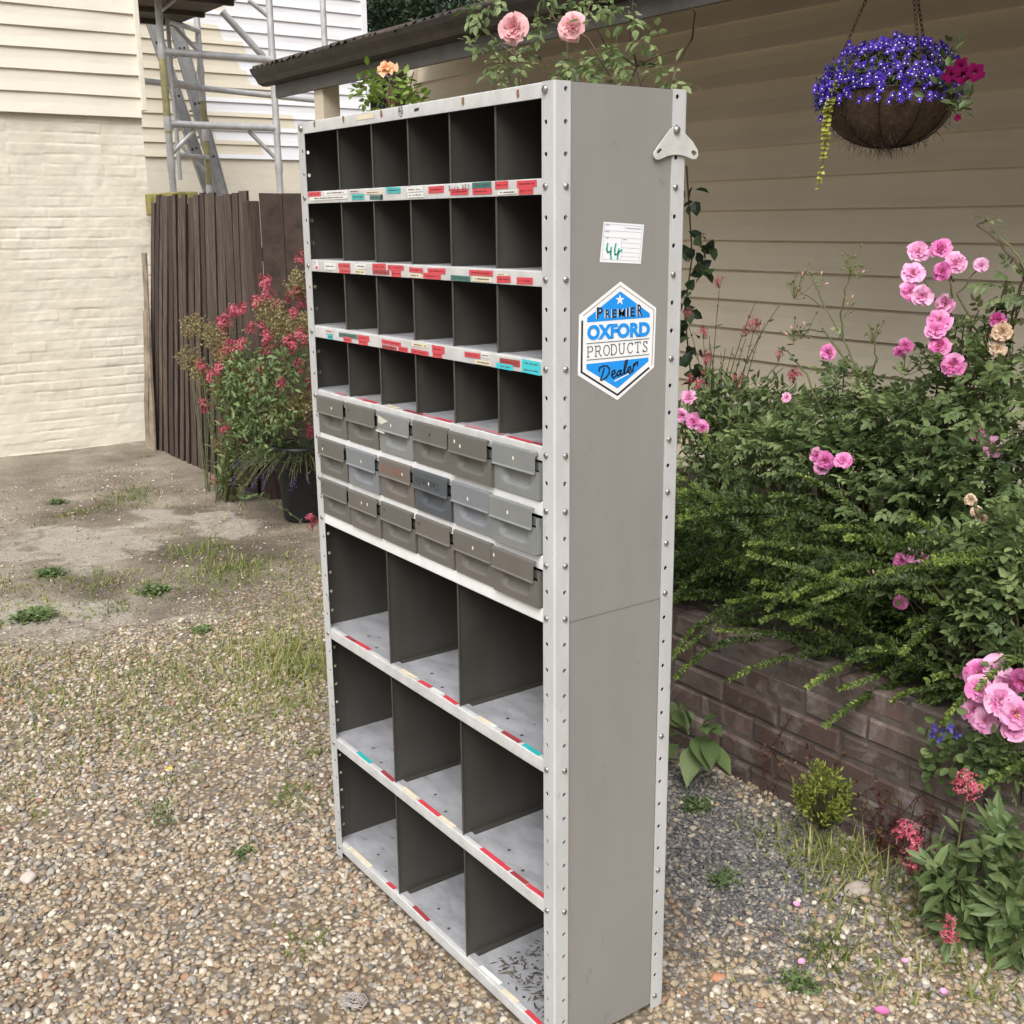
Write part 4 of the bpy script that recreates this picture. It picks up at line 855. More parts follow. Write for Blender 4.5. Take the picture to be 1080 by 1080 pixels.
rp = [c for c in unit.children if c.name.startswith('corner_post')][2]
m_brk = metal_paint('bracket_steel', (0.58, 0.58, 0.56), (0.42, 0.41, 0.40), 0.4, .6, 30)
br = curve_plate('fixing_bracket', [bz(*q) for q in BP], [sl(243, 680, 34, 20, -.75), sl(600, 700, 34, 24, .9)], .0024, .0038, m_brk, unit); br.matrix_parent_inverse = Matrix.Translation(-U0)
p_ = onX(670+422/9.81, 90+462/9.81, .005); bolt((.005, p_[1], p_[2]), (1, 0, 0), br, .0075, .007)
# dry leaf scraps lying on the lowest tray
mb = MB(); n = 620; zt = zh(-33)+LIP/2
fx = -.02-.27*rng.random(n)**1.3; fy = .03+.25*rng.random(n)**.8
for x, y in zip(fx, fy):
    a = rng.random()*6.28; L = rng.uniform(.004, .015); w = rng.uniform(.001, .0032); d = np.array([math.cos(a), math.sin(a), 0]); s = np.array([-d[1], d[0], 0]); c = np.array([x, y, zt+.0012+rng.random()*.002])
    mb.poly([c-d*L, c-s*w+[0, 0, .001], c+d*L, c+s*w+[0, 0, .0015]], 0, rng.random())
m_litter = leafmat('leaf_scraps', (0.045, 0.04, 0.033), (0.085, 0.075, 0.06), (0.16, 0.14, 0.105), .0, .8)
tag(mb.build('leaf_litter', m_litter), 'dark dry leaf scraps scattered over the right bay of the lowest tray', 'leaf litter', kind='stuff')
# ================================================================== plants
TPL = {'ovate': (np.array([(0,0,0),(.3,-.45,.10),(.3,0,0),(.3,.45,.10),(.68,-.36,.05),(.68,0,-.04),(.68,.36,.05),(1,0,-.16)]), [[0,1,2],[0,2,3],[1,4,2],[4,5,2],[2,5,3],[5,6,3],[4,7,5],[5,7,6]]),
       'dia': (np.array([(0,0,0),(.45,-.5,.16),(1,0,0),(.45,.5,.16)]), [[0,1,2],[0,2,3]]),
       'round': (np.array([(0,0,0),(.15,-.4,.08),(.55,-.55,.10),(.9,-.3,.04),(1,0,0),(.9,.3,.04),(.55,.55,.10),(.15,.4,.08)]), [[0,1,2],[0,2,3],[0,3,4],[0,4,5],[0,5,6],[0,6,7]])}
def leaves(mb, P, Dv, Nv, L, Wd, tint, mi=0, tpl='ovate'):
    P = np.asarray(P, float).reshape(-1, 3); n = len(P); T = nrm(np.broadcast_to(Dv, (n, 3))); B = np.cross(np.broadcast_to(Nv, (n, 3)), T); B = nrm(B); Q = np.cross(T, B)
    L = np.broadcast_to(L, (n,)); Wd = np.broadcast_to(Wd, (n,)); tv, tf = TPL[tpl]; k = len(tv)
    V = P[:, None]+tv[None, :, :1]*L[:, None, None]*T[:, None]+tv[None, :, 1:2]*Wd[:, None, None]*B[:, None]+tv[None, :, 2:]*Wd[:, None, None]*Q[:, None]
    F = (np.array(tf)[None]+(np.arange(n)*k)[:, None, None]).reshape(-1, 3)
    mb.add(V.reshape(-1, 3), F, mi, np.repeat(np.broadcast_to(tint, (n,)), len(tf)))
def rdir(n, bias=(0, 0, 0)): return nrm(nrm(rng.normal(size=(n, 3)))+np.asarray(bias))
def compound(mb, P, Dv, L, tint, mi=0, pairs=2, wf=.62, droop=.25):
    """pinnate leaves: a terminal leaflet and side pairs"""
    P = np.asarray(P, float); n = len(P); D_ = nrm(Dv); up = nrm(np.cross(np.cross(D_, [0, 0, 1.0]), D_)+rng.normal(0, .35, (n, 3))); S = nrm(np.cross(up, D_)); L = np.broadcast_to(L, (n,))[:, None]
    tint = np.broadcast_to(tint, (n,))
    leaves(mb, P+D_*L*.95, D_+[0, 0, -droop], up, L[:, 0], L[:, 0]*wf, tint, mi)
    for k in range(pairs):
        for s in (-1, 1):
            leaves(mb, P+D_*L*(.28+.5*k)*1.0, nrm(S*s+D_*.45+[0, 0, -droop]), up+S*s*.25, L[:, 0]*.82, L[:, 0]*.82*wf, np.clip(tint+rng.normal(0, .06, n), 0, 1), mi)
def arc(p, d, L, droop, n=8, wob=.0):
    p = np.array(p, float); d = nrm(d); out = [p]
    for k in range(n-1): d = nrm(d+np.array([0, 0, -droop/(n-1)])+rng.normal(0, wob, 3)); p = p+d*L/(n-1); out.append(p)
    return np.array(out)
def bez(a, b, c, n=10): t = np.linspace(0, 1, n)[:, None]; a, b, c = map(np.asarray, (a, b, c)); return (1-t)**2*a+2*t*(1-t)*b+t*t*c
def blob(n, c, r, shell=.45): return np.asarray(c)+nrm(rng.normal(size=(n, 3)))*(rng.random((n, 1))**shell)*np.asarray(r)
L_rose = leafmat('rose_leaf', (0.045, 0.072, 0.025), (0.14, 0.20, 0.075), (0.30, 0.37, 0.155), .32, .38)
L_bright = leafmat('young_leaf', (0.07, 0.11, 0.018), (0.14, 0.22, 0.035), (0.26, 0.36, 0.07), .35)
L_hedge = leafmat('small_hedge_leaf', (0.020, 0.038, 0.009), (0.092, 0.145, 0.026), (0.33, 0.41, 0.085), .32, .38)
L_val = leafmat('valerian_leaf', (0.055, 0.088, 0.028), (0.13, 0.19, 0.07), (0.25, 0.33, 0.14), .3)
L_dry = leafmat('dry_seedhead', (0.15, 0.12, 0.05), (0.27, 0.22, 0.10), (0.38, 0.33, 0.16), .25, .7)
L_dark = leafmat('dark_vine_leaf', (0.010, 0.022, 0.010), (0.022, 0.045, 0.018), (0.05, 0.09, 0.035), .15)
L_gold = leafmat('golden_leaf', (0.20, 0.22, 0.03), (0.38, 0.40, 0.06), (0.55, 0.54, 0.14), .3)
L_grass = leafmat('grass_blade', (0.08, 0.12, 0.022), (0.21, 0.26, 0.065), (0.46, 0.42, 0.19), .35, .6)
m_stem = plain('green_stem', (0.10, 0.105, 0.04), .6, 0, .3, 30); m_wood = plain('brown_cane', (0.075, 0.05, 0.032), .7, 0, .35, 30); m_rstem = plain('reddish_stem', (0.16, 0.07, 0.045), .6, 0, .3, 30)
F_red = leafmat('valerian_floret', (0.36, 0.035, 0.07), (0.56, 0.11, 0.165), (0.72, 0.28, 0.33), .25)
F_pink = leafmat('pink_petal', (0.48, 0.05, 0.24), (0.68, 0.17, 0.43), (0.86, 0.48, 0.69), .2, .5)
F_soft = leafmat('soft_pink_petal', (0.74, 0.30, 0.34), (0.86, 0.48, 0.51), (0.92, 0.66, 0.67), .4, .5); F_peach = leafmat('peach_petal', (0.78, 0.32, 0.14), (0.90, 0.50, 0.28), (0.94, 0.68, 0.48), .4, .5)
F_fade = leafmat('faded_petal', (0.45, 0.27, 0.15), (0.60, 0.42, 0.28), (0.7, 0.55, 0.4), .2); F_eye = plain('rose_eye', (0.75, 0.42, 0.08), .6)
F_blue = leafmat('violet_petal', (0.022, 0.006, 0.17), (0.042, 0.013, 0.30), (0.085, 0.03, 0.44), .2); F_wht = plain('white_eye', (0.82, 0.82, 0.88), .6, 0, .02)
F_mag = leafmat('magenta_petal', (0.06, 0.002, 0.022), (0.115, 0.004, 0.042), (0.18, 0.012, 0.07), .05, .95); F_mag.node_tree.nodes['Principled BSDF'].inputs['Specular IOR Level'].default_value = .05
def rose(mb, c, d, R, n=16, full=.5, tone=.5):
    d = nrm(d); a = nrm(np.cross(d, [.3, .2, 1.0])); b = np.cross(d, a); c = np.asarray(c, float)
    for k in range(n):
        f = (k+.5)/n; ph = k*2.39996; op = (.10+1.18*f**(.9-.5*(1-full)))*(1+rng.normal(0, .07)); Lp = R*(.45+.6*f)*rng.uniform(.9, 1.08); hw = .46+.20*f
        rows = []
        for s in np.linspace(0, 1, 4):
            row = []
            for t in np.linspace(-1, 1, 5):
                an = ph+t*hw*(1.15*math.sin(min(1, s*.92+.12)*PI*.62))/(s+.22)*1.12
                o_ = op*(.55+.6*s)+.04*rng.normal()*s; rr = Lp*s*math.sin(min(o_, 1.75)); hh_ = Lp*s*math.cos(min(o_, 1.75))+R*.10*(1-f)-R*.07*(abs(t)**2)*s*0+.13*R*s*s*rng.normal()
                row.append(c+rr*(math.cos(an)*a+math.sin(an)*b)+hh_*d)
            rows.append(row)
        mb.grid(np.array(rows), 0, np.clip(tone+.35*(f-.5)+rng.normal(0, .10), 0, 1), True)
def rose_obj(name, c, d, R, mat, parent_fn, n=16, full=.5, tone=.5, eye=False):
    mb = MB(); rose(mb, c, d, R, n, full, tone)
    if eye:
        d_ = nrm(d); P = np.asarray(c)+d_*R*.22+rng.normal(0, R*.10, (24, 3)); leaves(mb, P, rdir(24, d_*1.5), rdir(24), R*.16, R*.08, .5, 1, 'dia')
    mb.tube([np.asarray(c)-nrm(d)*R*.28, np.asarray(c)+nrm(d)*R*.08], [R*.12, R*.2], 6, 2)
    return parent_fn(mb, name, [mat, F_eye, m_stem])
def valhead(c, R, n=None, stretch=1.3, ax=(0, 0, 1)):
    mb = MB(); n = n or int(110*(R/.035)**1.2); c = np.asarray(c, float); cl = 9; cc = c+nrm(rng.normal(size=(cl, 3))+[0, 0, .25])*R*.55*np.array([1, 1, stretch])
    P = cc[rng.integers(0, cl, n)]+nrm(rng.normal(size=(n, 3)))*R*.40*rng.uniform(.7, 1, (n, 1)); Dn = nrm(P-c+[0, 0, .3*R]); t = np.clip(rng.normal(.5, .22, n), 0, 1)
    s = R*.15
    for k in range(3): leaves(mb, P, nrm(np.cross(Dn, rdir(n))), Dn, s*1.25, s*.75, t, 0, 'dia')
    for q in cc: mb.tube([c-[0, 0, R*1.0], q], .0008, 3, 1, .5, False)
    return mb
# ---- grass (stuff) and tufts (things)
def blades(mb, cx, cy, r, n, h, tone=.4, z=None, spread=1.25, mi=0, w=.0026):
    for k in range(n):
        q = rng.normal(0, r*.5, 2); x, y = cx+q[0], cy+q[1]
        if -1.0 < x < .02 and -.02 < y < .32: continue
        z0 = gz(x, y) if z is None else z; L = h*rng.uniform(.4, 1.2); a = rng.random()*6.28; sp_ = spread*rng.uniform(.2, 1.6)
        p = arc((x, y, z0-.004), (math.cos(a)*sp_, math.sin(a)*sp_, 1), L, 1.0*rng.random()*sp_*1.6, 4); s = nrm(np.cross(p[-1]-p[0], [0, 0, 1.0])+1e-6)
        ww = w*rng.uniform(.7, 1.3); rows = np.array([[q_-s*ww*f, q_+s*ww*f] for q_, f in zip(p, (1, .9, .6, .06))]); mb.grid(rows, mi, np.clip(tone+rng.normal(0, .22), 0, 1), False)
gp = lambda px, py: onZ(px, py, 0)
mb = MB()
for px, py, r, n, h, t in ((100,610,.12,40,.035,.5),(60,690,.30,330,.04,.6),(150,700,.35,420,.045,.65),(250,690,.40,1100,.06,.66),(220,735,.40,800,.05,.62),(130,735,.45,700,.045,.6),(60,755,.35,520,.04,.55),(15,725,.25,420,.05,.55),(180,772,.30,380,.04,.5),(300,745,.30,700,.06,.66),(290,680,.3,700,.05,.7),(40,800,.35,150,.03,.5),
                           (245,640,.25,90,.05,.6),(200,560,.4,120,.04,.6),(300,640,.35,140,.05,.75),(120,800,.25,40,.03,.5),(860,905,.16,240,.07,.55),(905,935,.18,260,.07,.6),(950,955,.18,260,.07,.6),(990,1010,.18,220,.06,.65),(930,1035,.16,150,.04,.6),(880,1040,.14,90,.035,.5),(1050,1040,.18,200,.06,.65),(820,880,.12,120,.05,.5),(775,850,.2,60,.03,.4),(755,1020,.12,60,.03,.7),(800,960,.12,40,.03,.7),(1010,950,.15,160,.07,.6)):
    c = gp(px, py); blades(mb, c[0], c[1], r, n, h, t)
for k in range(17000):
    x, y = rng.uniform(-6.8, .8), rng.uniform(-1.6, 1.4)
    strip = math.exp(-((x+2.75)/.75)**2)+.72*math.exp(-((x+3.9)/.75)**2)+.10
    if fbm(x, y, 1.5, 5, 2.2)+.3*fbm(x, y, 6, 3, 8.0) > .62-.62*min(strip, 1): blades(mb, x, y, .035, 5 if x < -1.5 else 3, rng.uniform(.018, .05), np.clip(.55+.35*fbm(x, y, 2.3, 3, 5.5), .2, .95))
tag(mb.build('grass', L_grass), 'short thin grass coming up through the pebbles and earth', None, None, 'stuff')
GL = 'green grass tufts on the drive'
for px, py, r, n, h, t, lab in ((137,522,.22,420,.06,.3,'green grass tuft on bare ground nearest the painted brick wall'), (213,580,.2,460,.055,.4,'grass tuft in the middle of the earth patch, behind a bigger tuft'), (238,603,.30,1000,.06,.5,'largest grass clump on the earth patch left of the unit'),
                                (325,700,.25,1200,.095,.68,'tall yellowish grass against the far post of the shelving unit'), (310,843,.09,170,.05,.45,'small grass tuft in pebbles left of the middle bays'), (337,792,.07,110,.045,.4,'little grass tuft touching the lower left edge of the unit'),
                                (325,998,.07,110,.04,.4,'low grass tuft among pebbles below the lowest tray'), (180,822,.07,80,.03,.4,'tiny grass tuft with a yellow flower in the pebbles'), (885,905,.14,330,.10,.66,'long bladed grass clump in front of the brick wall'), (865,1000,.07,140,.07,.25,'green grass tuft at the edge of the dark chippings')):
    c = gp(px, py); mb = MB(); blades(mb, c[0], c[1], r, n, h, t); o = mb.build('grass_tuft', L_grass, None, (c[0], c[1], 0)); tag(o, lab, 'grass tuft', GL)
    if px == 180:
        mb = MB(); f = np.array([c[0], c[1], .035]); P = np.tile(f, (10, 1)); leaves(mb, P, nrm(np.c_[np.cos(np.arange(10)*.628), np.sin(np.arange(10)*.628), np.full(10, .35)]), [0, 0, 1], .011, .006, .5, 0, 'dia'); mb.tube([f-[0, 0, .035], f], .0012, 4, 1)
        q = mb.build('flower_head', [plain('yellow_petal', (.75, .55, .02), .6), m_stem], o, None); q.matrix_parent_inverse = Matrix.Translation(-Vector((c[0], c[1], 0)))
def rosette(px, py, R, n, tone, lab, mat, w=.35, lift=.4, name='weed'):
    c = gp(px, py); c[2] = gz(c[0], c[1]); mb = MB(); a = rng.random(n)*6.28; up = rng.uniform(.1, 1.0, n)*lift*2
    n *= 4; a = rng.random(n)*6.28; up = rng.uniform(-.1, 1.0, n)*lift*2; q = rng.normal(0, R*.45, (n, 3))*[1, 1, 0]; q[:, 2] = rng.random(n)*R*lift*.8
    leaves(mb, np.tile(c, (n, 1))+q, np.c_[np.cos(a), np.sin(a), up], [0, 0, 1.0]+rng.normal(0, .4, (n, 3)), R*.42*rng.uniform(.4, 1.1, n), R*.42*w*1.5*rng.uniform(.7, 1.1, n), np.clip(tone+rng.normal(0, .22, n), 0, 1))
    return tag(mb.build(name, mat, None, tuple(c)), lab, 'weed')
rosette(163, 622, .07, 90, .55, 'leafy green weed patch in the earth, left of the grass clump', L_val)
rosette(35, 650, .09, 80, .5, 'green weed patch at the left edge below the pale concrete', L_val)
rosette(53, 605, .07, 60, .5, 'small weed patch lying on the pale concrete at the left', L_val)
rosette(213, 663, .05, 45, .6, 'bright weed between concrete and the grassy strip', L_val)
rosette(172, 866, .05, 26, .5, 'single upright green weed alone in the open pebbles', L_rose, .25, 1.6)
rosette(258, 898, .04, 26, .4, 'tiny weed in pebbles left of the bottom tray', L_rose)
rosette(735, 850, .05, 50, .45, 'weed in the dark chippings close to the rear post', L_val)
rosette(762, 930, .045, 36, .4, 'low weed in the middle of the dark chippings', L_val)
rosette(842, 1035, .05, 40, .5, 'reddish green weed in tan pebbles at the lower right', L_val)
rosette(60, 530, .06, 40, .4, 'dark green weed on the far gravel near the left wall', L_rose)
# ---- generic plant builders
def stems_to(mb, base, tips, mi, r0=.004, r1=.0015, sag=.15, spread=.03):
    out = []
    for t in tips:
        b_ = np.asarray(base)+np.r_[rng.normal(0, spread, 2), 0]; mid = (b_*.45+np.asarray(t)*.55); mid[:2] = b_[:2]*.6+np.asarray(t)[:2]*.4; mid[2] += np.linalg.norm(np.asarray(t)-b_)*sag
        p = bez(b_, mid, t, 10); mb.tube(p, np.linspace(r0, r1, 10), 5, mi, .5, False); out.append(p)
    return out
def valerian(name, base, heads, R, lab, mat=L_val, leafL=.07, extra=0, vol=None, dry=0, group=None, lw=.26):
    root = thing(name, tuple(base), lab, 'valerian', group); ms = MB(); mf = MB(); md = MB()
    tips = list(heads)+[np.asarray(h)+rng.normal(0, .10, 3) for h in heads for _ in range(extra)]
    ps = stems_to(ms, base, [np.asarray(h)-[0, 0, R] for h in tips], 0, .0035, .0014)
    for p in ps:
        for k in range(1, 9):
            q = p[k]; d = nrm(p[min(k+1, 9)]-p[k-1]); sdir = nrm(np.cross(d, rng.normal(size=3)))
            for s in (-1, 1):
                L = leafL*(1.15-.09*k)*rng.uniform(.7, 1.2); leaves(mf, [q], [sdir*s+d*.6+[0, 0, -.1]], [d+rng.normal(0, .3, 3)], L, L*lw*1.4, np.clip(rng.normal(.5, .22), 0, 1))
    if vol:
        for c, r, n in vol: P = blob(n, c, r); leaves(mf, P, rdir(n, (0, 0, .3)), rdir(n, (0, -.4, 1.2)), leafL*rng.uniform(.4, .9, n), leafL*lw*1.1, np.clip(rng.normal(.5, .25, n), 0, 1))
    put(ms, 'stem', m_stem, root); put(mf, 'foliage', mat, root)
    for h in heads:
        put(valhead(h, R*rng.uniform(.75, 1.2)), 'flower_head', [F_red, m_rstem], root)
    return root
def airy(root, name, centres, mat, n, sz, tone=.5):
    for c, r in centres:
        mb = MB(); P = blob(n, c, r, .5); leaves(mb, P, rdir(n), rdir(n), sz*rng.uniform(.5, 1.3, n), sz*.6, np.clip(rng.normal(tone, .25, n), 0, 1), 0, 'dia')
        for k in range(14):
            q = blob(1, c, np.asarray(r)*.9)[0]; mb.tube([np.asarray(c)-[0, 0, r[2]*.9], (np.asarray(c)+q)/2, q], .0011, 3, 0, .3, False)
        put(mb, name, mat, root)
# ---- red valerian by the fence, its seeding neighbour, pot and lavender
hp = [(317,272),(279,299),(283,311),(269,319),(313,310),(247,326),(295,322),(309,331),(237,340),(278,346),(281,356),(256,365),(283,367),(306,363),(233,372),(245,368),(273,388),(231,388),(316,385),(296,405),(222,399),(227,415),(216,427),(243,432),(245,451),(256,460),(325,454),(227,518),(329,551),(290,418),(325,400),(255,326),(303,316),(264,345),(290,345),(250,395),(268,410),(305,430),(282,440),(238,360),(319,355),(300,385),(212,385),(236,450),(318,318)]
VB = np.array([-5.05, 1.32, 0])
heads = [onY(x, y, 1.22+.22*rng.random()) for x, y in hp]
for h in heads: h[2] = max(h[2], .05)
vol = [(onY(x, y, 1.3), (.16, .12, .14), 210) for x, y in ((240,415),(255,395),(285,400),(270,425),(300,435),(278,460),(255,445),(312,385))]
valerian('valerian_plant', VB, heads, .052, 'bushy red valerian in flower in front of the brown fence', L_val, .065, 0, vol)
dry = thing('seeding_plant', (-5.4, 1.3, 0), 'straw coloured plant gone to seed on the left of the red valerian', 'plant')
airy(dry, 'seed_panicle', [(onY(x, y, 1.36), (.14, .09, .09)) for x, y in ((205,345),(225,355),(200,378),(240,375),(215,395),(262,395),(300,345),(318,300),(285,330),(322,345),(240,410),(290,440),(320,425),(250,500),(240,470))], L_dry, 420, .019)
ms = MB(); stems_to(ms, (-5.35, 1.33, 0), [onY(x, y, 1.36) for x, y in ((195,350),(210,335),(230,360),(200,390),(250,390))], 0, .004, .0015); put(ms, 'stem', m_stem, dry)
pot = thing('plant_pot', (-4.36, 1.52, 0), 'tall black plastic pot beside the fence, half hidden by the unit', 'plant pot')
def lathe(mb, c, prof, n=28, mi=0): th = np.arange(n)*2*PI/n; mb.grid(np.array([[(c[0]+r*math.cos(t), c[1]+r*math.sin(t), c[2]+z) for t in th] for r, z in prof]), mi, .5, True, True)
mb = MB(); pc = (-4.36, 1.52, 0); lathe(mb, pc, [(.0, .002), (.120, .002), (.124, .01), (.152, .40), (.166, .402), (.168, .44), (.158, .444), (.150, .40), (.0, .39)]); put(mb, 'pot_body', plain('black_plastic', (0.012, 0.013, 0.016), .42, 0, .3, 8), pot)
mb = MB(); lathe(mb, pc, [(0, .402), (.15, .40)]); put(mb, 'pot_soil', plain('pot_soil', (.03, .022, .016), .95), pot)
lav = thing('lavender_plant', (-4.36, 1.52, .40), 'lavender with drooping purple spikes growing in the black pot', 'lavender')
ms, mf = MB(), MB()
for k in range(110):
    a = rng.uniform(0, 6.28); d = np.array([math.cos(a), math.sin(a)-.25, .55]); p = arc((pc[0]+.07*math.cos(a), pc[1]+.07*math.sin(a), .40), d, rng.uniform(.2, .42), 1.3, 8, .05); ms.tube(p, .0014, 4, 0, .5, False)
    if k < 34:
        fl = MB(); q = p[-1]; dd = nrm(p[-1]-p[-2]); n = 36; P = q+dd*rng.uniform(-.05, .02, (n, 1))+rng.normal(0, .005, (n, 3)); leaves(fl, P, rdir(n, dd), rdir(n), .010, .006, rng.random(n)*.5, 0, 'dia'); put(fl, 'flower_spike', leafmat('lavender_floret', (.035, .022, .075), (.07, .045, .14), (.13, .09, .22), .2) if k == 0 else bpy.data.materials['lavender_floret'], lav)
    P = p[rng.integers(0, 7, 12)]; leaves(mf, P, rdir(12, (0, 0, .5)), rdir(12), .03, .004, rng.random(12)*.6, 0, 'dia')
put(ms, 'stem', m_stem, lav); put(mf, 'foliage', L_val, lav)
# ---- climbing rose behind the unit's top
YR = 1.15
clr = thing('climbing_rose', (-1.7, YR, .42), 'climbing rose with two soft pink blooms above the top of the unit', 'rose')
ms, mf = MB(), MB(); R3 = lambda px, py, y=YR: onY(px, py, y)
canes = [[(560,150),(548,95),(545,60),(530,20),(520,-25)], [(640,150),(650,90),(620,40),(585,20),(560,-20)], [(690,150),(672,70),(640,50),(620,10),(640,-30)], [(700,130),(712,75),(730,40),(733,13),(728,5)], [(600,140),(600,80),(598,45)], [(545,60),(520,40),(505,20)], [(672,70),(664,40),(668,-10)], [(660,150),(655,110),(672,70),(690,60),(715,52)]]
for c in canes:
    pts = np.array([R3(*q, YR+rng.uniform(-.12, .12)) for q in c]); ms.tube(pts, np.linspace(.0045, .0022, len(pts)), 5)
base_c = [R3(x, 150) for x in (560, 600, 650, 690)]
for b_ in base_c: ms.tube(bez((-1.7, YR, .42), (b_[0]*.5-.85, YR, 1.2), b_, 8), .006, 6)
for (x, y, n, s) in ((503,20,7,10),(510,10,8,10),(500,48,5,6),(518,50,6,8),(520,65,8,12),(535,80,10,14),(545,70,8,10),(567,28,7,8),(575,40,5,6),(590,8,8,10),(610,5,8,10),(630,8,8,10),(650,5,6,12),(600,70,10,12),(590,82,8,10),(620,65,10,12),(630,80,12,14),(645,55,9,10),(655,65,10,10),(660,78,10,12),(640,88,8,12),(685,42,4,8),(700,70,6,12),(710,85,6,10),(540,92,6,14),(580,-10,8,14),(520,-8,8,12),(668,20,4,8),(560,60,5,10)):
    P = np.array([R3(x+rng.normal(0, s*.55), y+rng.normal(0, s*.55), YR+rng.uniform(-.18, .18)) for _ in range(n)]); compound(mf, P, rdir(n, (0, -.3, -.1)), rng.uniform(.028, .042, n), np.clip(rng.normal(.62, .25, n), 0, 1), 0, 1, .62)
put(ms, 'cane', m_wood, clr); put(mf, 'foliage', L_rose, clr)
for x, y, R in ((543, 30, .050), (604, 29, .046)): rose_obj('rose_bloom', R3(x, y, YR-.12), (.55, -.75, .12), R, F_soft, lambda mb, n, m: put(mb, n, m, clr), 30, .35, .55)
pe = thing('peach_rose', (-2.7, 1.2, 0), 'young rose bush with one peach bloom against the repainted house', 'rose')
ms, mf = MB(), MB(); pb = R3(412, 160, 1.2); ms.tube(bez((-2.7, 1.2, -.02), (-2.72, 1.2, 1.2), R3(410, 90, 1.2), 8), .005, 6)
P = blob(260, (-2.71, 1.2, 1.15), (.2, .2, .85), .6); compound(mf, P, rdir(260, (0, -.2, .15)), rng.uniform(.030, .045, 260), np.clip(rng.normal(.4, .25, 260), 0, 1), 0, 1, .62)
for (x, y, n, s) in ((388,85,8,7),(395,95,9,9),(408,92,9,9),(420,95,9,8),(432,98,8,8),(440,102,7,6),(385,100,7,8),(415,105,9,12),(428,85,5,6),(400,108,9,12),(378,92,4,5),(445,108,6,6)):
    P = np.array([R3(x+rng.normal(0, s*.5), y+rng.normal(0, s*.5), 1.2+rng.uniform(-.12, .12)) for _ in range(n)]); compound(mf, P, rdir(n, (0, -.2, .15)), rng.uniform(.030, .045, n), np.clip(rng.normal(.5, .25, n), 0, 1), 0, 1, .62)
for a, b_ in (((412,110),(385,80)), ((412,112),(440,95)), ((414,110),(410,80)), ((430,105),(436,76))): ms.tube([R3(*a, 1.2), R3(*b_, 1.2)], .0025, 5)
put(ms, 'cane', m_rstem, pe); put(mf, 'foliage', L_bright, pe)
rose_obj('rose_bloom', R3(409, 75, 1.1), (.4, -.4, .8), .045, F_peach, lambda mb, n, m: put(mb, n, m, pe), 22, .4, .55)
# ---- dark vine on the cottage wall
vin = thing('dark_vine', (-1.9, 2.6, .42), 'dark leaved vine climbing the tan boards beside the rear post', 'vine'); ms, mf = MB(), MB()
vp = [onY(x, y, 2.55) for x, y in ((722,470),(728,390),(722,330),(730,270),(727,220),(724,175))]; ms.tube(vp, .004, 5)
for x, y, n, s in ((728,202,4,5),(732,215,4,4),(738,250,6,6),(745,258,5,5),(735,280,6,6),(742,285,5,5),(726,265,5,6),(724,310,5,6),(730,325,6,7),(722,345,8,8),(728,370,8,8),(735,395,8,8)):
    P = np.array([onY(x+rng.normal(0, s*.6), y+rng.normal(0, s*.6), 2.5+rng.uniform(-.08, .1)) for _ in range(n)]); leaves(mf, P, rdir(n, (0, -.2, -.7)), rdir(n, (.2, -1, .5)), rng.uniform(.05, .075, n), rng.uniform(.045, .06, n), rng.random(n))
put(ms, 'stem', m_wood, vin); put(mf, 'foliage', L_dark, vin)
# ---- valerian in the bed near the unit
hp = [(759,297),(742,350),(725,331),(787,348),(744,393),(757,402),(730,400),(778,400),(821,375),(838,395),(745,377),(823,424),(770,442),(795,342),(736,405)]
valerian('valerian_plant', (-1.75, 2.2, .42), [onY(x, y, 2.15+.12*rng.random()) for x, y in hp], .034, 'dusky red valerian in the bed between the unit and the tan boards', L_rose, .06, 1, [(onY(x, y, 2.2), (.14, .14, .12), 260) for x, y in ((735,440),(760,420),(790,430),(815,430),(780,460),(740,465),(845,440))])
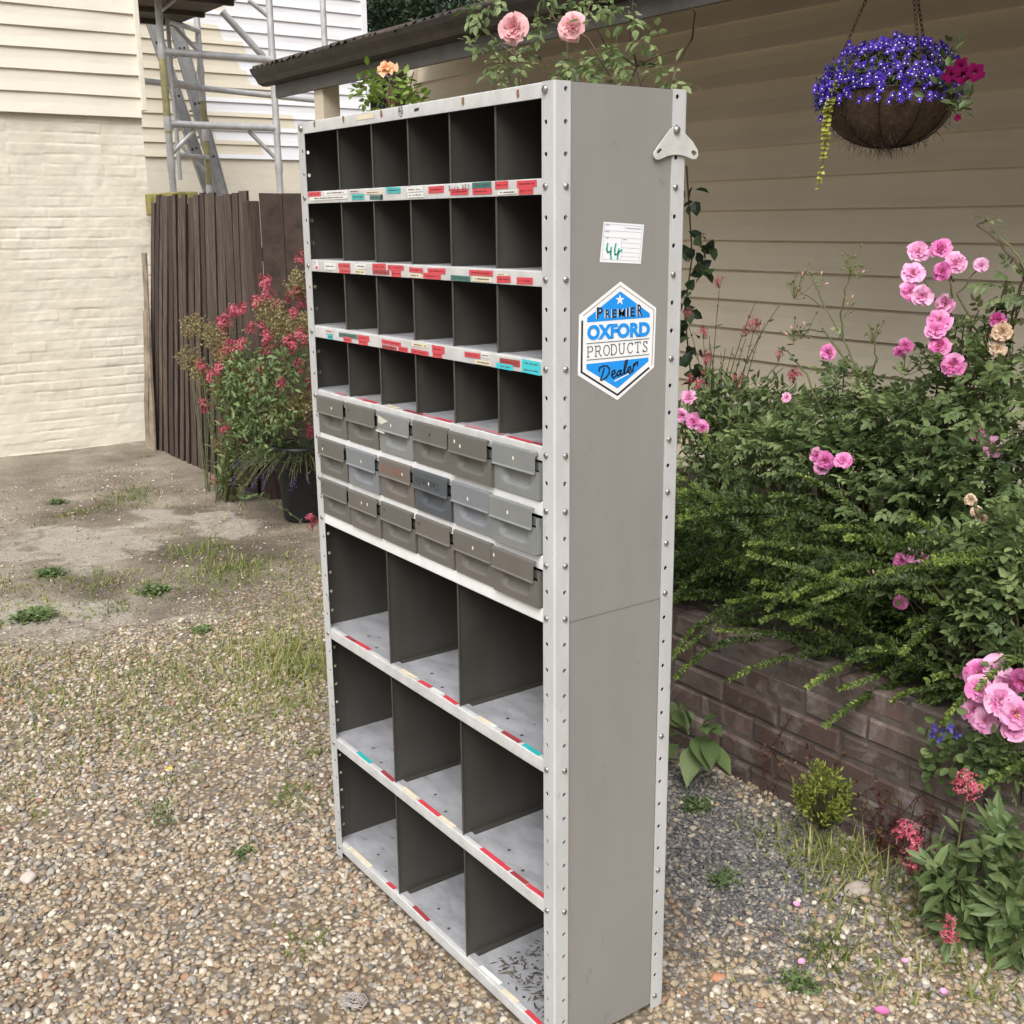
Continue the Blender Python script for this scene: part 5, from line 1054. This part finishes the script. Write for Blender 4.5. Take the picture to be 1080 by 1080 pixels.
# ---- rose bushes in the bed
def rosebush(lab, base, clumps, flowers, canes=(), buds=(), leafL=.034, tone=.48, nleaf=1.0, petal=F_pink):
    root = thing('rose_bush', tuple(base), lab, 'rose bush', 'pink rose bushes in the raised bed'); ms, mf = MB(), MB()
    for x, y, Y, r, n in clumps:
        c = onY(x, y, Y); n = int(n*nleaf); P = blob(n, c, (r, r*.8, r*.75), .4); out = nrm(P-c); cl = rng.normal(0, .13)
        compound(mf, P, nrm(out+rng.normal(0, .5, (n, 3))+[0, -.2, .15]), leafL*rng.uniform(.65, 1.15, n), np.clip(tone+cl+rng.normal(0, .2, n)+.15*out[:, 2], 0, 1), 0, 2)
        for k in range(5):
            q = P[rng.integers(0, n)]; ms.tube(bez(np.asarray(base)+rng.normal(0, .04, 3)*[1, 1, 0], (c*.5+np.asarray(base)*.5)+rng.normal(0, .08, 3), q, 8), np.linspace(.006, .002, 8), 5, 0)
    for c in canes:
        pts = np.array([onY(*q) for q in c]); t_ = np.linspace(0, len(pts)-1, len(pts)*4); pts = np.c_[[np.interp(t_, np.arange(len(pts)), pts[:, k]) for k in range(3)]].T+rng.normal(0, .002, (len(t_), 3)); ms.tube(pts, np.linspace(.0042, .0016, len(pts)), 5, 1 if c[0][1] > 300 else 0)
        for k in range(2, len(pts), 3):
            if rng.random() < .45: compound(mf, pts[k:k+1], rdir(1, (0, -.2, .1)), .026*rng.uniform(.6, 1.1, 1), np.clip(rng.normal(.6, .2, 1), 0, 1), 0, 1)
    for x, y, Y, n, s in buds:
        mbud = MB(); c = onY(x, y, Y)
        for k in range(n):
            q = c+rng.normal(0, s, 3)*[1, .6, 1]; a = c-[0, 0, s*1.6]; mbud.tube([a, (a+q)/2+[0, 0, -.004], q], .0010, 4, 0, .5, False); d = nrm(q-a); mbud.tube([q, q+d*.004, q+d*.010, q+d*.014], [.0015, .0038, .0032, .0006], 6, 0 if rng.random() < .85 else 1)
        put(mbud, 'bud_cluster', [bpy.data.materials.get('green_bud') or plain('green_bud', (.16, .17, .06), .6, 0, .3, 40), F_soft], root)
    put(ms, 'cane', [m_wood, m_stem], root); put(mf, 'foliage', L_rose, root)
    for x, y, Y, R, tn in flowers:
        fade = tn < 0
        rose_obj('rose_bloom', onY(x, y, Y), (.45+rng.normal(0, .2), -.8, .35+rng.normal(0, .2)), R, F_fade if fade else petal, lambda mb, n, m: put(mb, n, m, root), 19, .7, abs(tn), not fade and R > .02)
    return root
rosebush('tall rose bush with lilac pink bloom cluster rising up the tan boards', (-.55, 1.95, .42),
    [(1000,415,1.8,.16,150),(1040,395,1.8,.15,110),(1070,440,1.7,.18,160),(975,455,1.75,.16,150),(1030,480,1.65,.18,190),(945,440,1.85,.13,90),(1065,520,1.6,.18,170),(990,520,1.65,.17,170),(950,500,1.75,.15,140),(1020,350,1.85,.08,30),(1075,300,1.8,.08,24),(1045,340,1.8,.07,22)],
    [(968,267,1.75,.034,.75),(993,264,1.75,.036,.42),(995,287,1.7,.032,.35),(1008,278,1.75,.034,.8),(963,290,1.72,.036,.72),(959,308,1.7,.033,.55),(973,312,1.7,.033,.78),(998,321,1.75,.031,.78),(991,339,1.72,.038,.62),(987,350,1.7,.034,.6),(991,365,1.7,.034,.40),(1005,385,1.68,.037,.5),(1053,338,1.75,.026,.2),(1035,281,1.8,.024,.95),(1047,473,1.6,.034,.75),(1031,458,1.62,.026,.4),(1058,350,1.75,.03,-.5),(1052,368,1.75,.026,-.7),(955,365,1.75,.024,.3),(948,372,1.78,.02,.35)],
    [[(1010,430,1.85),(1000,350,1.8),(985,310,1.75),(965,280,1.75)], [(1000,350,1.8),(1005,310,1.75),(995,280,1.72)], [(1040,400,1.85),(1030,350,1.8),(1010,310,1.78),(1030,285,1.8)], [(1100,330,1.75),(1075,270,1.75),(1050,245,1.75),(1040,228,1.75)], [(1085,290,1.75),(1060,262,1.75),(1030,236,1.75),(1045,232,1.75)], [(1090,240,1.78),(1082,232,1.78)], [(1060,400,1.8),(1070,320,1.8),(1085,280,1.78)]],
    [(955,385,1.8,8,.02),(1045,360,1.75,8,.02)], .034, .5)
rosebush('lower rose bush with a tall bare spray of buds in front of boards', (-.95, 2.1, .42),
    [(905,420,1.95,.12,90),(880,450,1.9,.15,150),(850,450,2.0,.14,120),(905,480,1.8,.15,160),(860,490,1.85,.15,150),(820,470,1.95,.15,150),(925,460,1.85,.12,90),(890,400,2.0,.08,30),(790,480,1.9,.14,110),(925,525,1.7,.14,120)],
    [(874,372,1.9,.031,.5),(863,481,1.65,.030,.6),(872,486,1.62,.030,.4),(890,487,1.63,.031,.55),(866,494,1.63,.026,.75),(727,420,1.75,.034,.75),(733,445,1.72,.034,.55),(719,438,1.72,.030,.7),(742,452,1.72,.024,.4),(741,448,1.74,.022,.35),(830,420,1.95,.022,.9)],
    [[(912,430,1.95),(905,395,1.95),(890,360,1.95),(870,325,1.95),(840,305,1.95)], [(890,360,1.95),(887,330,1.95),(893,300,1.95),(898,280,1.95)], [(900,390,1.95),(870,350,1.95),(850,348,1.95),(835,350,1.95)], [(870,440,1.9),(850,395,1.9),(830,370,1.9),(820,366,1.9)], [(870,325,1.95),(858,295,1.95)], [(910,410,1.9),(925,380,1.9),(920,352,1.9)]],
    [(838,303,1.95,16,.025),(862,292,1.95,8,.02),(898,278,1.95,12,.022),(905,285,1.95,8,.018),(838,348,1.95,14,.025),(848,345,1.95,8,.02),(920,352,1.9,9,.02),(890,325,1.95,4,.02)], .033, .52)
rosebush('rose bush sprawling over the brick wall with a large mauve bloom cluster', (.15, 1.45, .42),
    [(1060,600,1.35,.13,110),(1075,650,1.3,.12,110),(1030,640,1.35,.11,70),(1010,610,1.4,.10,45),(1070,570,1.4,.12,80),(1040,680,1.3,.09,40),(1070,790,1.2,.07,34),(1060,815,1.15,.05,18),(1000,585,1.45,.08,26),(960,610,1.4,.07,20),(980,655,1.4,.06,14),(1075,700,1.25,.07,30),(995,700,1.35,.04,8)],
    [(952,592,1.35,.026,.45),(962,586,1.35,.027,.6),(972,590,1.35,.024,.7),(947,604,1.36,.022,.4),(950,635,1.33,.022,.5),(1033,711,1.18,.040,.5),(1052,706,1.2,.036,.85),(1027,748,1.15,.036,.72),(1040,760,1.14,.036,.8),(1056,740,1.12,.042,.75),(1072,752,1.12,.042,.65),(1078,718,1.15,.03,.3),(1062,722,1.16,.034,.7),(1034,728,1.14,.036,.6),(1070,770,1.13,.034,.7),(1030,540,1.45,.017,-.5),(1024,527,1.45,.018,-.7),(1036,548,1.45,.018,-.6),(1012,712,1.3,.014,-.8)],
    [[(1085,665,1.3),(1040,650,1.3),(1000,635,1.33),(960,625,1.36),(930,628,1.38)], [(1085,700,1.22),(1060,690,1.2),(1040,705,1.18)], [(1050,540,1.45),(1060,580,1.4),(1085,620,1.35)], [(1028,530,1.45),(1040,570,1.42),(1070,600,1.4)], [(1000,635,1.33),(975,605,1.35),(960,592,1.36)]],
    [(925,605,1.38,8,.02)], .036, .6)
# ---- small leaved hedge spilling over the wall
hed = thing('trailing_hedge', (-.5, 1.5, .42), 'dark green small leaved shrub spilling over the brick wall below roses', 'shrub'); ms, mf = MB(), MB()
n = 2250
for k in range(n):
    x = rng.uniform(-1.75, .75); dep = rng.random()**.8; y = 1.22+.62*dep; ztop = .50+.36*min(1, (y-1.12)/.42)-.16*max(0, (x+.2))*.6; z = .44+(ztop-.44)*rng.random()**.55
    long_ = k % 9 == 0; d = np.array([-.8+rng.normal(0, .45), -.7+rng.normal(0, .35), .25+rng.normal(0, .25)]); L = rng.uniform(.24, .40) if long_ else rng.uniform(.12, .30)
    if k > 1900: x = rng.uniform(-1.6, .5); y = 1.25+.05*rng.random(); z = .44+.14*rng.random(); d[2] -= .30; L = rng.uniform(.10, .24)
    if long_: y = 1.22+.4*rng.random(); z = .44+.42*rng.random(); p = arc((x, y, z), d, L, rng.uniform(.2, 1.0), 12, .085)
    if p[-1][2] < .30: continue
    ms.tube(p, np.linspace(.0014, .0006, 12), 3, 0, .5, False)
    m_ = int(L/.0125); t = np.sort(rng.uniform(.05, 1, m_)); P = np.c_[[np.interp(t*11, np.arange(12), p[:, q]) for q in range(3)]].T; T_ = nrm(np.gradient(P, axis=0)); nv_ = nrm(np.array([.25, -.75, .75])+rng.normal(0, .36, 3)+rng.normal(0, .24, (m_, 3))); S_ = nrm(np.cross(T_, nv_)+rng.normal(0, .12, (m_, 3)))
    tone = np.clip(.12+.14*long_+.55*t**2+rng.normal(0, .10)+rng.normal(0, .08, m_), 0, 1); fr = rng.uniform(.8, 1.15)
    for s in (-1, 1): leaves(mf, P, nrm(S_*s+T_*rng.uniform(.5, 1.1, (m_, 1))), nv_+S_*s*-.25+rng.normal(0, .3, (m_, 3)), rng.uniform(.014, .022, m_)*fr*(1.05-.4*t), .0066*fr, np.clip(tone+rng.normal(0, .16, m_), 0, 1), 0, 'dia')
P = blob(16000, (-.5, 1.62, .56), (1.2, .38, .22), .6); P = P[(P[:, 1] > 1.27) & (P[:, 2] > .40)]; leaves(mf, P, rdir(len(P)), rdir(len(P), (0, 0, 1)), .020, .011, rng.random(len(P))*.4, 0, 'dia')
put(ms, 'stem', m_stem, hed); put(mf, 'foliage', L_hedge, hed)
# low under-planting filling the bed
fil = thing('ground_cover', (-.4, 2.1, .42), 'mixed low leaves covering the bed soil under the roses', None) ; fil['kind'] = 'stuff'
mb = MB(); n = 9000; P = np.c_[rng.uniform(-2.0, 1.6, n), rng.uniform(1.75, 2.7, n), .44+.28*rng.random(n)**1.3]; leaves(mb, P, rdir(n, (0, -.3, .3)), rdir(n, (0, -.3, 1)), rng.uniform(.02, .045, n), rng.uniform(.012, .024, n), np.clip(rng.normal(.3, .2, n), 0, 1)); put(mb, 'foliage', L_rose, fil)
# ---- plants at the foot of the wall
dk = thing('dock_plant', (-.86, 1.12, 0), 'broad leaved green plant at the wall foot beside the rear post', 'plant'); mf = MB()
for px, py, L, W_, d, tv in ((728,768,.17,.085,(-.1,-.2,1),.5),(715,765,.16,.07,(-.5,-.1,.9),.5),(742,772,.15,.065,(.5,-.4,.8),.45),(722,772,.15,.075,(-.2,-.6,.8),.55),(748,780,.12,.06,(.7,-.6,.2),.5),(737,770,.16,.068,(.75,-.1,.75),.45),(734,776,.15,.08,(.9,-.5,.25),.55),(735,783,.14,.075,(.55,-.8,-.05),.6),(722,778,.15,.075,(-.6,-.7,.4),.5),(726,775,.15,.08,(-.5,.1,.9),.35),(745,785,.12,.06,(.9,-.1,.1),.35),(720,785,.12,.07,(-.1,-.9,.1),.5),(740,770,.13,.07,(.3,.2,1),.3)):
    b_ = onY(px, py, 1.10); b_[2] = max(b_[2], .02); d = nrm(d); s = nrm(np.cross(d, [0, 0, 1.0])+1e-6); rows = []
    for t, wf in zip(np.linspace(0, 1, 9), (.08, .12, .5, .85, 1, .95, .75, .4, .02)):
        c = b_+d*L*t+np.array([0, 0, -.55*L*t*t]); u_ = np.cross(s, d); rows.append([c-s*W_/2*wf+u_*.10*W_*wf+u_*.006*math.sin(9*t), c-s*W_/4*wf, c, c+s*W_/4*wf, c+s*W_/2*wf+u_*.10*W_*wf])
    m_ = MB(); m_.grid(np.array(rows), 0, np.clip(tv+rng.normal(0, .1), 0, 1), True); put(m_, 'leaf', L_val if tv > .4 else L_rose, dk)
eu = thing('euphorbia_plant', (-.2, 1.12, 0), 'small rounded yellow green plant at the foot of the brick wall', 'plant'); mf, ms = MB(), MB()
ec = onY(868, 836, 1.08); eb = onZ(868, 876, 0)
for k in range(46):
    q = blob(1, ec, (.085, .07, .075), .2)[0]; q[2] = max(q[2], .03); ms.tube(bez(eb, (eb+q)/2+[0, 0, -.01], q, 5), .0018, 4, 0, .5, False); n = 26; d = nrm(q-eb)
    P = q-d*rng.uniform(0, .05, (n, 1))+rng.normal(0, .006, (n, 3)); leaves(mf, P, rdir(n, d*1.2), rdir(n, (0, 0, .8)), rng.uniform(.012, .022, n), .007, np.clip(rng.normal(.55, .25, n), 0, 1), 0, 'ovate')
put(ms, 'stem', m_stem, eu); put(mf, 'foliage', leafmat('euphorbia_leaf', (.12, .16, .03), (.22, .27, .05), (.36, .40, .10), .3), eu)
ca = thing('bellflower_plant', (.12, 1.2, .40), 'blue flowered trailing plant hanging over the wall under the mauve roses', 'plant'); mf = MB()
P = np.array([onY(x, y, Y) for x, y, Y in zip(rng.uniform(975, 1065, 170), 785+rng.normal(8, 16, 170), rng.uniform(1.12, 1.2, 170))]); n = len(P); leaves(mf, P, rdir(n, (0, -.5, -.3)), rdir(n, (.2, -1, .5)), rng.uniform(.018, .034, n), rng.uniform(.016, .028, n), np.clip(rng.normal(.45, .2, n), 0, 1), 0, 'round'); put(mf, 'foliage', L_val, ca)
for x, y in ((988,768),(996,772),(1003,768),(992,779),(1010,775),(984,775)):
    mb = MB(); c = onY(x, y, 1.10); leaves(mb, np.tile(c, (6, 1)), rdir(6, (0, -.6, .2)), rdir(6), .014, .010, .4, 0, 'ovate'); put(mb, 'flower_head', leafmat('blue_bell', (.06, .05, .28), (.12, .10, .42), (.2, .2, .5), .2) if 'blue_bell' not in bpy.data.materials else bpy.data.materials['blue_bell'], ca)
hp = [(1020, 828, .044), (957, 884, .036), (962, 906, .03), (1001, 981, .032)]
v3 = valerian('valerian_plant', (.25, 1.06, 0), [onY(x, y, (1.0 if y < 950 else .90)+.03*rng.random()) for x, y, _ in hp], .038, 'leafy valerian with few crimson heads at the lower right wall foot', L_val, .10, 1, None, 0, None, .24)
mf = MB()
for x, y in ((1060,880),(1040,900),(1070,920),(1020,930),(1000,940),(1050,960),(1075,980),(1010,965),(985,935),(1040,1005),(1070,1020),(1065,950),(1030,985)):
    c = onY(x, y, 1.05); c[2] = max(c[2], .03); n = 26; leaves(mf, c+rng.normal(0, .012, (n, 3)), rdir(n, (0, -.2, .5)), rdir(n, (0, -.5, 1)), rng.uniform(.05, .10, n), rng.uniform(.016, .03, n), np.clip(rng.normal(.55, .2, n), 0, 1))
put(mf, 'foliage', L_val, v3)
# red stems creeping on the bricks, petals and a stone on the ground
cr = thing('red_creeper', (0, 1.2, 0), 'thin dark red weed stems growing against the brick wall', 'weed'); ms, mf = MB(), MB()
for px, py in ((860,830),(940,790),(960,810),(975,830),(930,830),(815,800),(990,850),(950,850)):
    c = onY(px, py, 1.17); 
    for k in range(5): p = arc((c[0]+rng.normal(0, .03), 1.17, 0.0), (rng.normal(0, .3), -.03, 1), rng.uniform(.12, .30), .1, 8, .10); ms.tube(p, .0013, 4, 0, .5, False); n = 10; leaves(mf, p[rng.integers(2, 8, n)], rdir(n), rdir(n), .014, .008, rng.random(n), 0)
put(ms, 'stem', plain('dark_red_stem', (.07, .018, .018), .7), cr); put(mf, 'foliage', leafmat('red_brown_leaf', (.04, .012, .012), (.09, .025, .02), (.12, .10, .03), .2), cr)
def stone(px, py, r, lab, col, name='stone'):
    bm = bmesh.new(); bmesh.ops.create_icosphere(bm, subdivisions=4, radius=1.0); c = gp(px, py)
    for v in bm.verts:
        k = 1+.22*mnoise.noise(v.co*1.1+Vector((px, py, 0)))+.03*mnoise.noise(v.co*6); v.co = Vector((v.co.x*r[0]*k, v.co.y*r[1]*k, v.co.z*r[2]*k))
    me = bpy.data.meshes.new(name); bm.to_mesh(me); bm.free(); me.shade_smooth(); me.materials.append(plain(name+'_surface', col, .8, 0, .2, 30)); o = bpy.data.objects.new(name, me); COL.objects.link(o); o.location = (c[0], c[1], gz(c[0], c[1])+r[2]*.55); o.rotation_euler = (0.05, 0, random.random()*3); return tag(o, lab, 'stone')
stone(30, 924, (.022, .019, .015), 'pale round stone lying on the pebbles at the far left', (.50, .44, .39)); stone(903, 941, (.038, .024, .018), 'grey flat stone lying in the grass by the brick wall', (.36, .31, .26))
stone(757, 1030, (.017, .013, .009), 'rusty orange pebble lying right of the unit foot', (.42, .20, .11), 'pebble')
for px, py, lab, mt in ((840,958,'pale lilac petal on the dark chippings','L'),(845,1018,'small lilac petal nearest the unit in tan pebbles','L'),(930,1068,'largest pink petal at the bottom edge of the picture','P'),(955,1017,'little mauve petal in the grass below the crimson head','L'),(995,1050,'pink petal lying in straw coloured grass lower right','L'),(1028,996,'pale pink petal under the valerian leaves','L')):
    c = gp(px, py); mb = MB(); s = .016 if mt == 'P' else .011; a = rng.random()*6; rows = [[(c[0]+u*math.cos(a)*s-v_*math.sin(a)*s*.8, c[1]+u*math.sin(a)*s+v_*math.cos(a)*s*.8, gz(c[0], c[1])+.014+.006*(u*u+v_*v_)) for v_ in np.linspace(-w_, w_, 5)] for u, w_ in zip(np.linspace(-1, 1, 6), (.25, .7, .95, 1, .8, .35))]
    mb.grid(np.array(rows), 0, .55 if mt == 'P' else .85, True); tag(mb.build('fallen_petal', F_pink), lab, 'petal', 'fallen rose petals')
tg = MB(); c = gp(372, 1062)
for k in range(16):
    a0 = rng.random()*6.28; r_ = rng.uniform(.012, .03); th = np.linspace(0, 4.5, 14); tg.tube(np.c_[c[0]+r_*np.cos(th+a0)+rng.normal(0, .004), c[1]+r_*np.sin(th+a0)*.8+rng.normal(0, .004), .012+.008*rng.random(14)], .0011, 4, 0, .5, False)
tag(tg.build('root_tangle', plain('dry_root', (.42, .38, .36), .9)), 'small tangle of dry pale roots on pebbles at the bottom edge', 'root tangle')

# ================================================================== hanging basket
YB = 2.0; bc = onY(938, 98, YB); RB = .205; HOOK = np.array([bc[0]+.01, YB, 2.58])
bas = thing('hanging_basket', tuple(bc), 'round coir lined hanging basket on three chains under the eave', 'hanging basket')
m, nt, b = newmat('coir'); v = coords(nt, (6, 6, 6)); c_ = ramp(nt, [(.3, (.045, .028, .018)), (.55, (.12, .078, .048)), (.8, (.22, .155, .10))], noise(nt, 6, 8, .75, v, 1.5)).outputs[0]; nt.links.new(c_, b.inputs['Base Color']); b.inputs['Roughness'].default_value = .95; bump(nt, b, noise(nt, 14, 8, .75, v, 1.2), .9, .012); m_coir = m
mb = MB(); th = np.arange(48)*2*PI/48; rows = []
for s in np.linspace(0, 1, 18):
    a = s*PI/2; r = RB*math.sin(a)**.86; z = -.165*math.cos(a)**1.1
    rows.append([(bc[0]+r*(1+.02*math.sin(8*t)+.02*mnoise.noise(Vector((t*2, s*5, 0))))*math.cos(t), bc[1]+r*(1+.02*math.sin(8*t))*math.sin(t), bc[2]+z+.004*mnoise.noise(Vector((t*3, s*9, 3)))) for t in th])
mb.grid(np.array(rows), 0, .5, True, True)
for k in range(500):
    a, s = rng.random()*6.28, rng.random(); r = RB*math.sin(s*PI/2)**.86*1.01; p = np.array([bc[0]+r*math.cos(a), bc[1]+r*math.sin(a), bc[2]-.165*math.cos(s*PI/2)**1.1]); pts = arc(p, rdir(1)[0]+.3*nrm(p-bc), rng.uniform(.015, .05), 1.2, 5, .25); mb.tube(pts, .0006, 3, 0, .5, False)
put(mb, 'coir_liner', m_coir, bas)
m_wire = plain('dark_wire', (.02, .016, .013), .6, .3); mb = MB()
for k in range(10):
    t = k*2*PI/10+.2; mb.tube([(bc[0]+RB*1.025*math.sin(s)**.86*math.cos(t), bc[1]+RB*1.025*math.sin(s)**.86*math.sin(t), bc[2]-.168*math.cos(s)**1.1) for s in np.linspace(.05, PI/2, 12)], .0022, 5)
mb.tube([(bc[0]+RB*1.03*math.cos(t), bc[1]+RB*1.03*math.sin(t), bc[2]) for t in np.linspace(0, 2*PI, 40)], .003, 6); put(mb, 'wire_frame', m_wire, bas)
for ang in (-2.6, -.45, 1.5):
    A = np.array([bc[0]+RB*math.cos(ang), bc[1]+RB*math.sin(ang), bc[2]]); L_ = np.linalg.norm(HOOK-A); d = (HOOK-A)/L_; s1 = nrm(np.cross(d, [.3, 1, 0])); s2_ = np.cross(d, s1); mb = MB(); k = 0; q = 0.0
    while q < L_:
        s_ = s1 if k % 2 == 0 else s2_; cc = A+d*q; mb.tube([cc+d*.010*math.cos(t)+s_*.0045*math.sin(t) for t in np.linspace(0, 2*PI, 9)], .0015, 4, 0, .5, False); q += .0155; k += 1
    put(mb, 'chain', plain('rusty_chain', (.07, .045, .03), .6, .4) if 'rusty_chain' not in bpy.data.materials else bpy.data.materials['rusty_chain'], bas)
mb = MB(); mb.tube([HOOK+[.0, 0, .06], HOOK+[0, 0, .02], HOOK+[.015, 0, .0], HOOK+[0, 0, -.012], HOOK+[-.012, 0, 0]], .004, 6); put(mb, 'hook', m_wire, bas)
lob = thing('lobelia_plant', tuple(bc+[0, 0, .01]), 'violet blue lobelia with white eyes mounded over the hanging basket', 'lobelia')
mf = MB(); n = 1850; P = blob(n, bc+[0, 0, .045], (.23, .21, .085), .35); P = P[P[:, 2] > bc[2]-.03]; n = len(P); leaves(mf, P, rdir(n, (0, 0, .4)), rdir(n, (0, 0, 1)), .02, .006, rng.random(n)*.5, 0, 'dia')
P = blob(120, onY(868, 100, YB-.18), (.03, .03, .06)); leaves(mf, P, rdir(120), rdir(120), .02, .006, rng.random(120)*.5, 0, 'dia'); put(mf, 'foliage', L_rose, lob)
def lob_mesh(mb, c, d, s=.0138):
    d = nrm(d); a = nrm(np.cross(d, [.2, .3, 1])); b_ = np.cross(d, a); an = np.array([-1.9, -1.57, -1.2, .6, 2.5])+rng.normal(0, .1); n = 5
    Dv = np.array([math.cos(t)*a+math.sin(t)*b_+.25*d for t in an]); leaves(mb, np.tile(c, (n, 1)), Dv, d, np.array([s*1.15, s*1.25, s*1.15, s*.8, s*.8]), np.array([s*.95, s*1.05, s*.95, s*.5, s*.5]), rng.random(), 0, 'ovate')
    e = np.asarray(c)+d*s*.20; q = nrm(math.cos(-1.57)*a+math.sin(-1.57)*b_); sd = np.cross(d, q); mb.poly([e-sd*s*.13, e-sd*s*.12+q*s*.26, e+sd*s*.12+q*s*.26, e+sd*s*.13], 1)
rest = MB(); nf = 0; pts = []
while len(pts) < 620:
    t = rng.random()*6.28; rr = math.sqrt(rng.random()); q = bc+np.array([.235*rr*math.cos(t), .215*rr*math.sin(t), .02+.125*math.sqrt(max(0, 1-rr**2.2))+.012*fbm(t, rr, 3)+rng.normal(0, .008)])
    if rr > .7: q[2] -= rng.random()*.075*(1 if q[1] < bc[1]+.05 else .4)
    nd = nrm(np.array([rr*math.cos(t), rr*math.sin(t), .75*math.sqrt(max(0.02, 1-rr*rr))])); pts.append((q, nrm(nd+[.15, -.45, .0]+rng.normal(0, .22, 3))))
for k in range(130): t = rng.uniform(-2.9, .35); q = bc+np.array([.226*math.cos(t), .226*math.sin(t), rng.uniform(-.05, .045)]); pts.append((q, nrm([math.cos(t), math.sin(t)-.2, .25]+rng.normal(0, .25, 3))))
for k in range(34): q = onY(866+np.clip(rng.normal(0, 6), -9, 11), 103+rng.normal(0, 8), YB-.2+rng.normal(0, .02)); pts.append((q, nrm([.4, -.8, .2]+rng.normal(0, .3, 3))))
pts.sort(key=lambda e: np.linalg.norm(e[0]-CAM))
for k, (q, d) in enumerate(pts):
    if k < 96: mb = MB(); lob_mesh(mb, q, d); put(mb, 'flower', [F_blue, F_wht], lob)
    else: lob_mesh(rest, q, d)
o = put(rest, 'flower_mass', [F_blue, F_wht], lob); o['kind'] = 'stuff'
je = thing('creeping_jenny', tuple(onY(878, 92, YB-.2)), 'yellow leaved trailing stem hanging from the left of the basket', 'trailing plant'); ms, mf = MB(), MB()
tr = np.array([onY(x, y, YB-.21) for x, y in ((886,84),(878,98),(872,120),(871,145),(868,170),(863,198))]); tr = np.c_[[np.interp(np.linspace(0, 5, 26), np.arange(6), tr[:, k]) for k in range(3)]].T; ms.tube(tr, .0013, 5)
for k, q in enumerate(tr):
    for s in (-1, 1):
        for r_ in range(2 if k < 20 else 1): a = k*1.3+r_*1.5; leaves(mf, [q], [np.array([s*math.cos(a), s*math.sin(a), -.5])+rng.normal(0, .2, 3)], [rng.normal(0, .3, 3)+[.2, -.6, .8]], .022*(1-.018*k), .020*(1-.018*k), np.clip(rng.normal(.55, .2), 0, 1), 0, 'round')
put(ms, 'stem', m_stem, je); put(mf, 'foliage', L_gold, je)
pt = thing('petunia_plant', tuple(onY(1005, 95, YB)), 'magenta petunias leaning out of the right side of the basket', 'petunia'); ms, mf = MB(), MB()
for x, y in ((1000,95),(1008,88),(1005,105),(1012,112),(1020,100),(998,60),(1005,48),(1000,70),(990,92),(960,95),(1008,118),(884,100),(882,92)):
    P = np.array([onY(x+rng.normal(0, 4), y+rng.normal(0, 4), YB-.05+rng.normal(0, .04)) for _ in range(6)]); leaves(mf, P, rdir(6, (.3, -.2, 0)), rdir(6, (0, -.5, 1)), .035, .02, np.clip(rng.normal(.4, .2, 6), 0, 1))
for a, b_ in (((985,95),(1005,48)), ((985,95),(1020,80)), ((990,100),(1012,124))): ms.tube([onY(*a, YB), onY(*b_, YB-.08)], .002, 5)
put(ms, 'stem', m_stem, pt); put(mf, 'foliage', L_rose, pt)
for x, y in ((1003,78),(1015,79),(1029,76),(1012,70),(1010,124)):
    mb = MB(); c = onY(x, y, YB-.12); d = nrm([.4+rng.normal(0, .3), -.85, .25]); a = nrm(np.cross(d, [0, .2, 1])); b_ = np.cross(d, a); s = .026 if y < 120 else .010; rows = [[c+d*(zz+rr*rr*.12*math.sin(9*t+x))*s+rr*s*(1+rr*(.14*math.sin(5*t)+.05*math.sin(13*t+x)))*(math.cos(t)*a+math.sin(t)*b_) for t in np.arange(20)*2*PI/20] for rr, zz in ((.1, -.5), (.25, -.1), (.6, .05), (1.0, -.02+.0))]
    mb.grid(np.array(rows), 0, .5, True, True); put(mb, 'flower', F_mag, pt)
# ---- dark tree beyond the houses
tr_ = thing('background_tree', (-15.5, 9.0, 0), 'dark evergreen tree showing between the white house and the eave', 'tree'); ms, mf = MB(), MB()
ms.tube(arc((-15.5, 9, -.05), (0, 0, 1), 6, .0, 8, .05), np.linspace(.22, .06, 8), 8)
for k in range(14): a = rng.random()*6.28; ms.tube(arc((-15.5, 9, rng.uniform(2, 5)), (math.cos(a), math.sin(a), .6), 1.8, .4, 6, .1), np.linspace(.06, .015, 6), 5)
for k in range(36):
    c = blob(1, (-15.5, 9.0, 4.9), (2.0, 2.0, 2.2), .5)[0]; n = 330; P = blob(n, c, (.6, .6, .5), .5); leaves(mf, P, rdir(n, (0, 0, -.2)), rdir(n, (0, 0, 1)), .13, .06, np.clip(rng.normal(.35, .25, n)+rng.normal(0, .05), 0, 1), 0, 'dia')
put(ms, 'trunk', m_wood, tr_); put(mf, 'crown', L_dark, tr_)
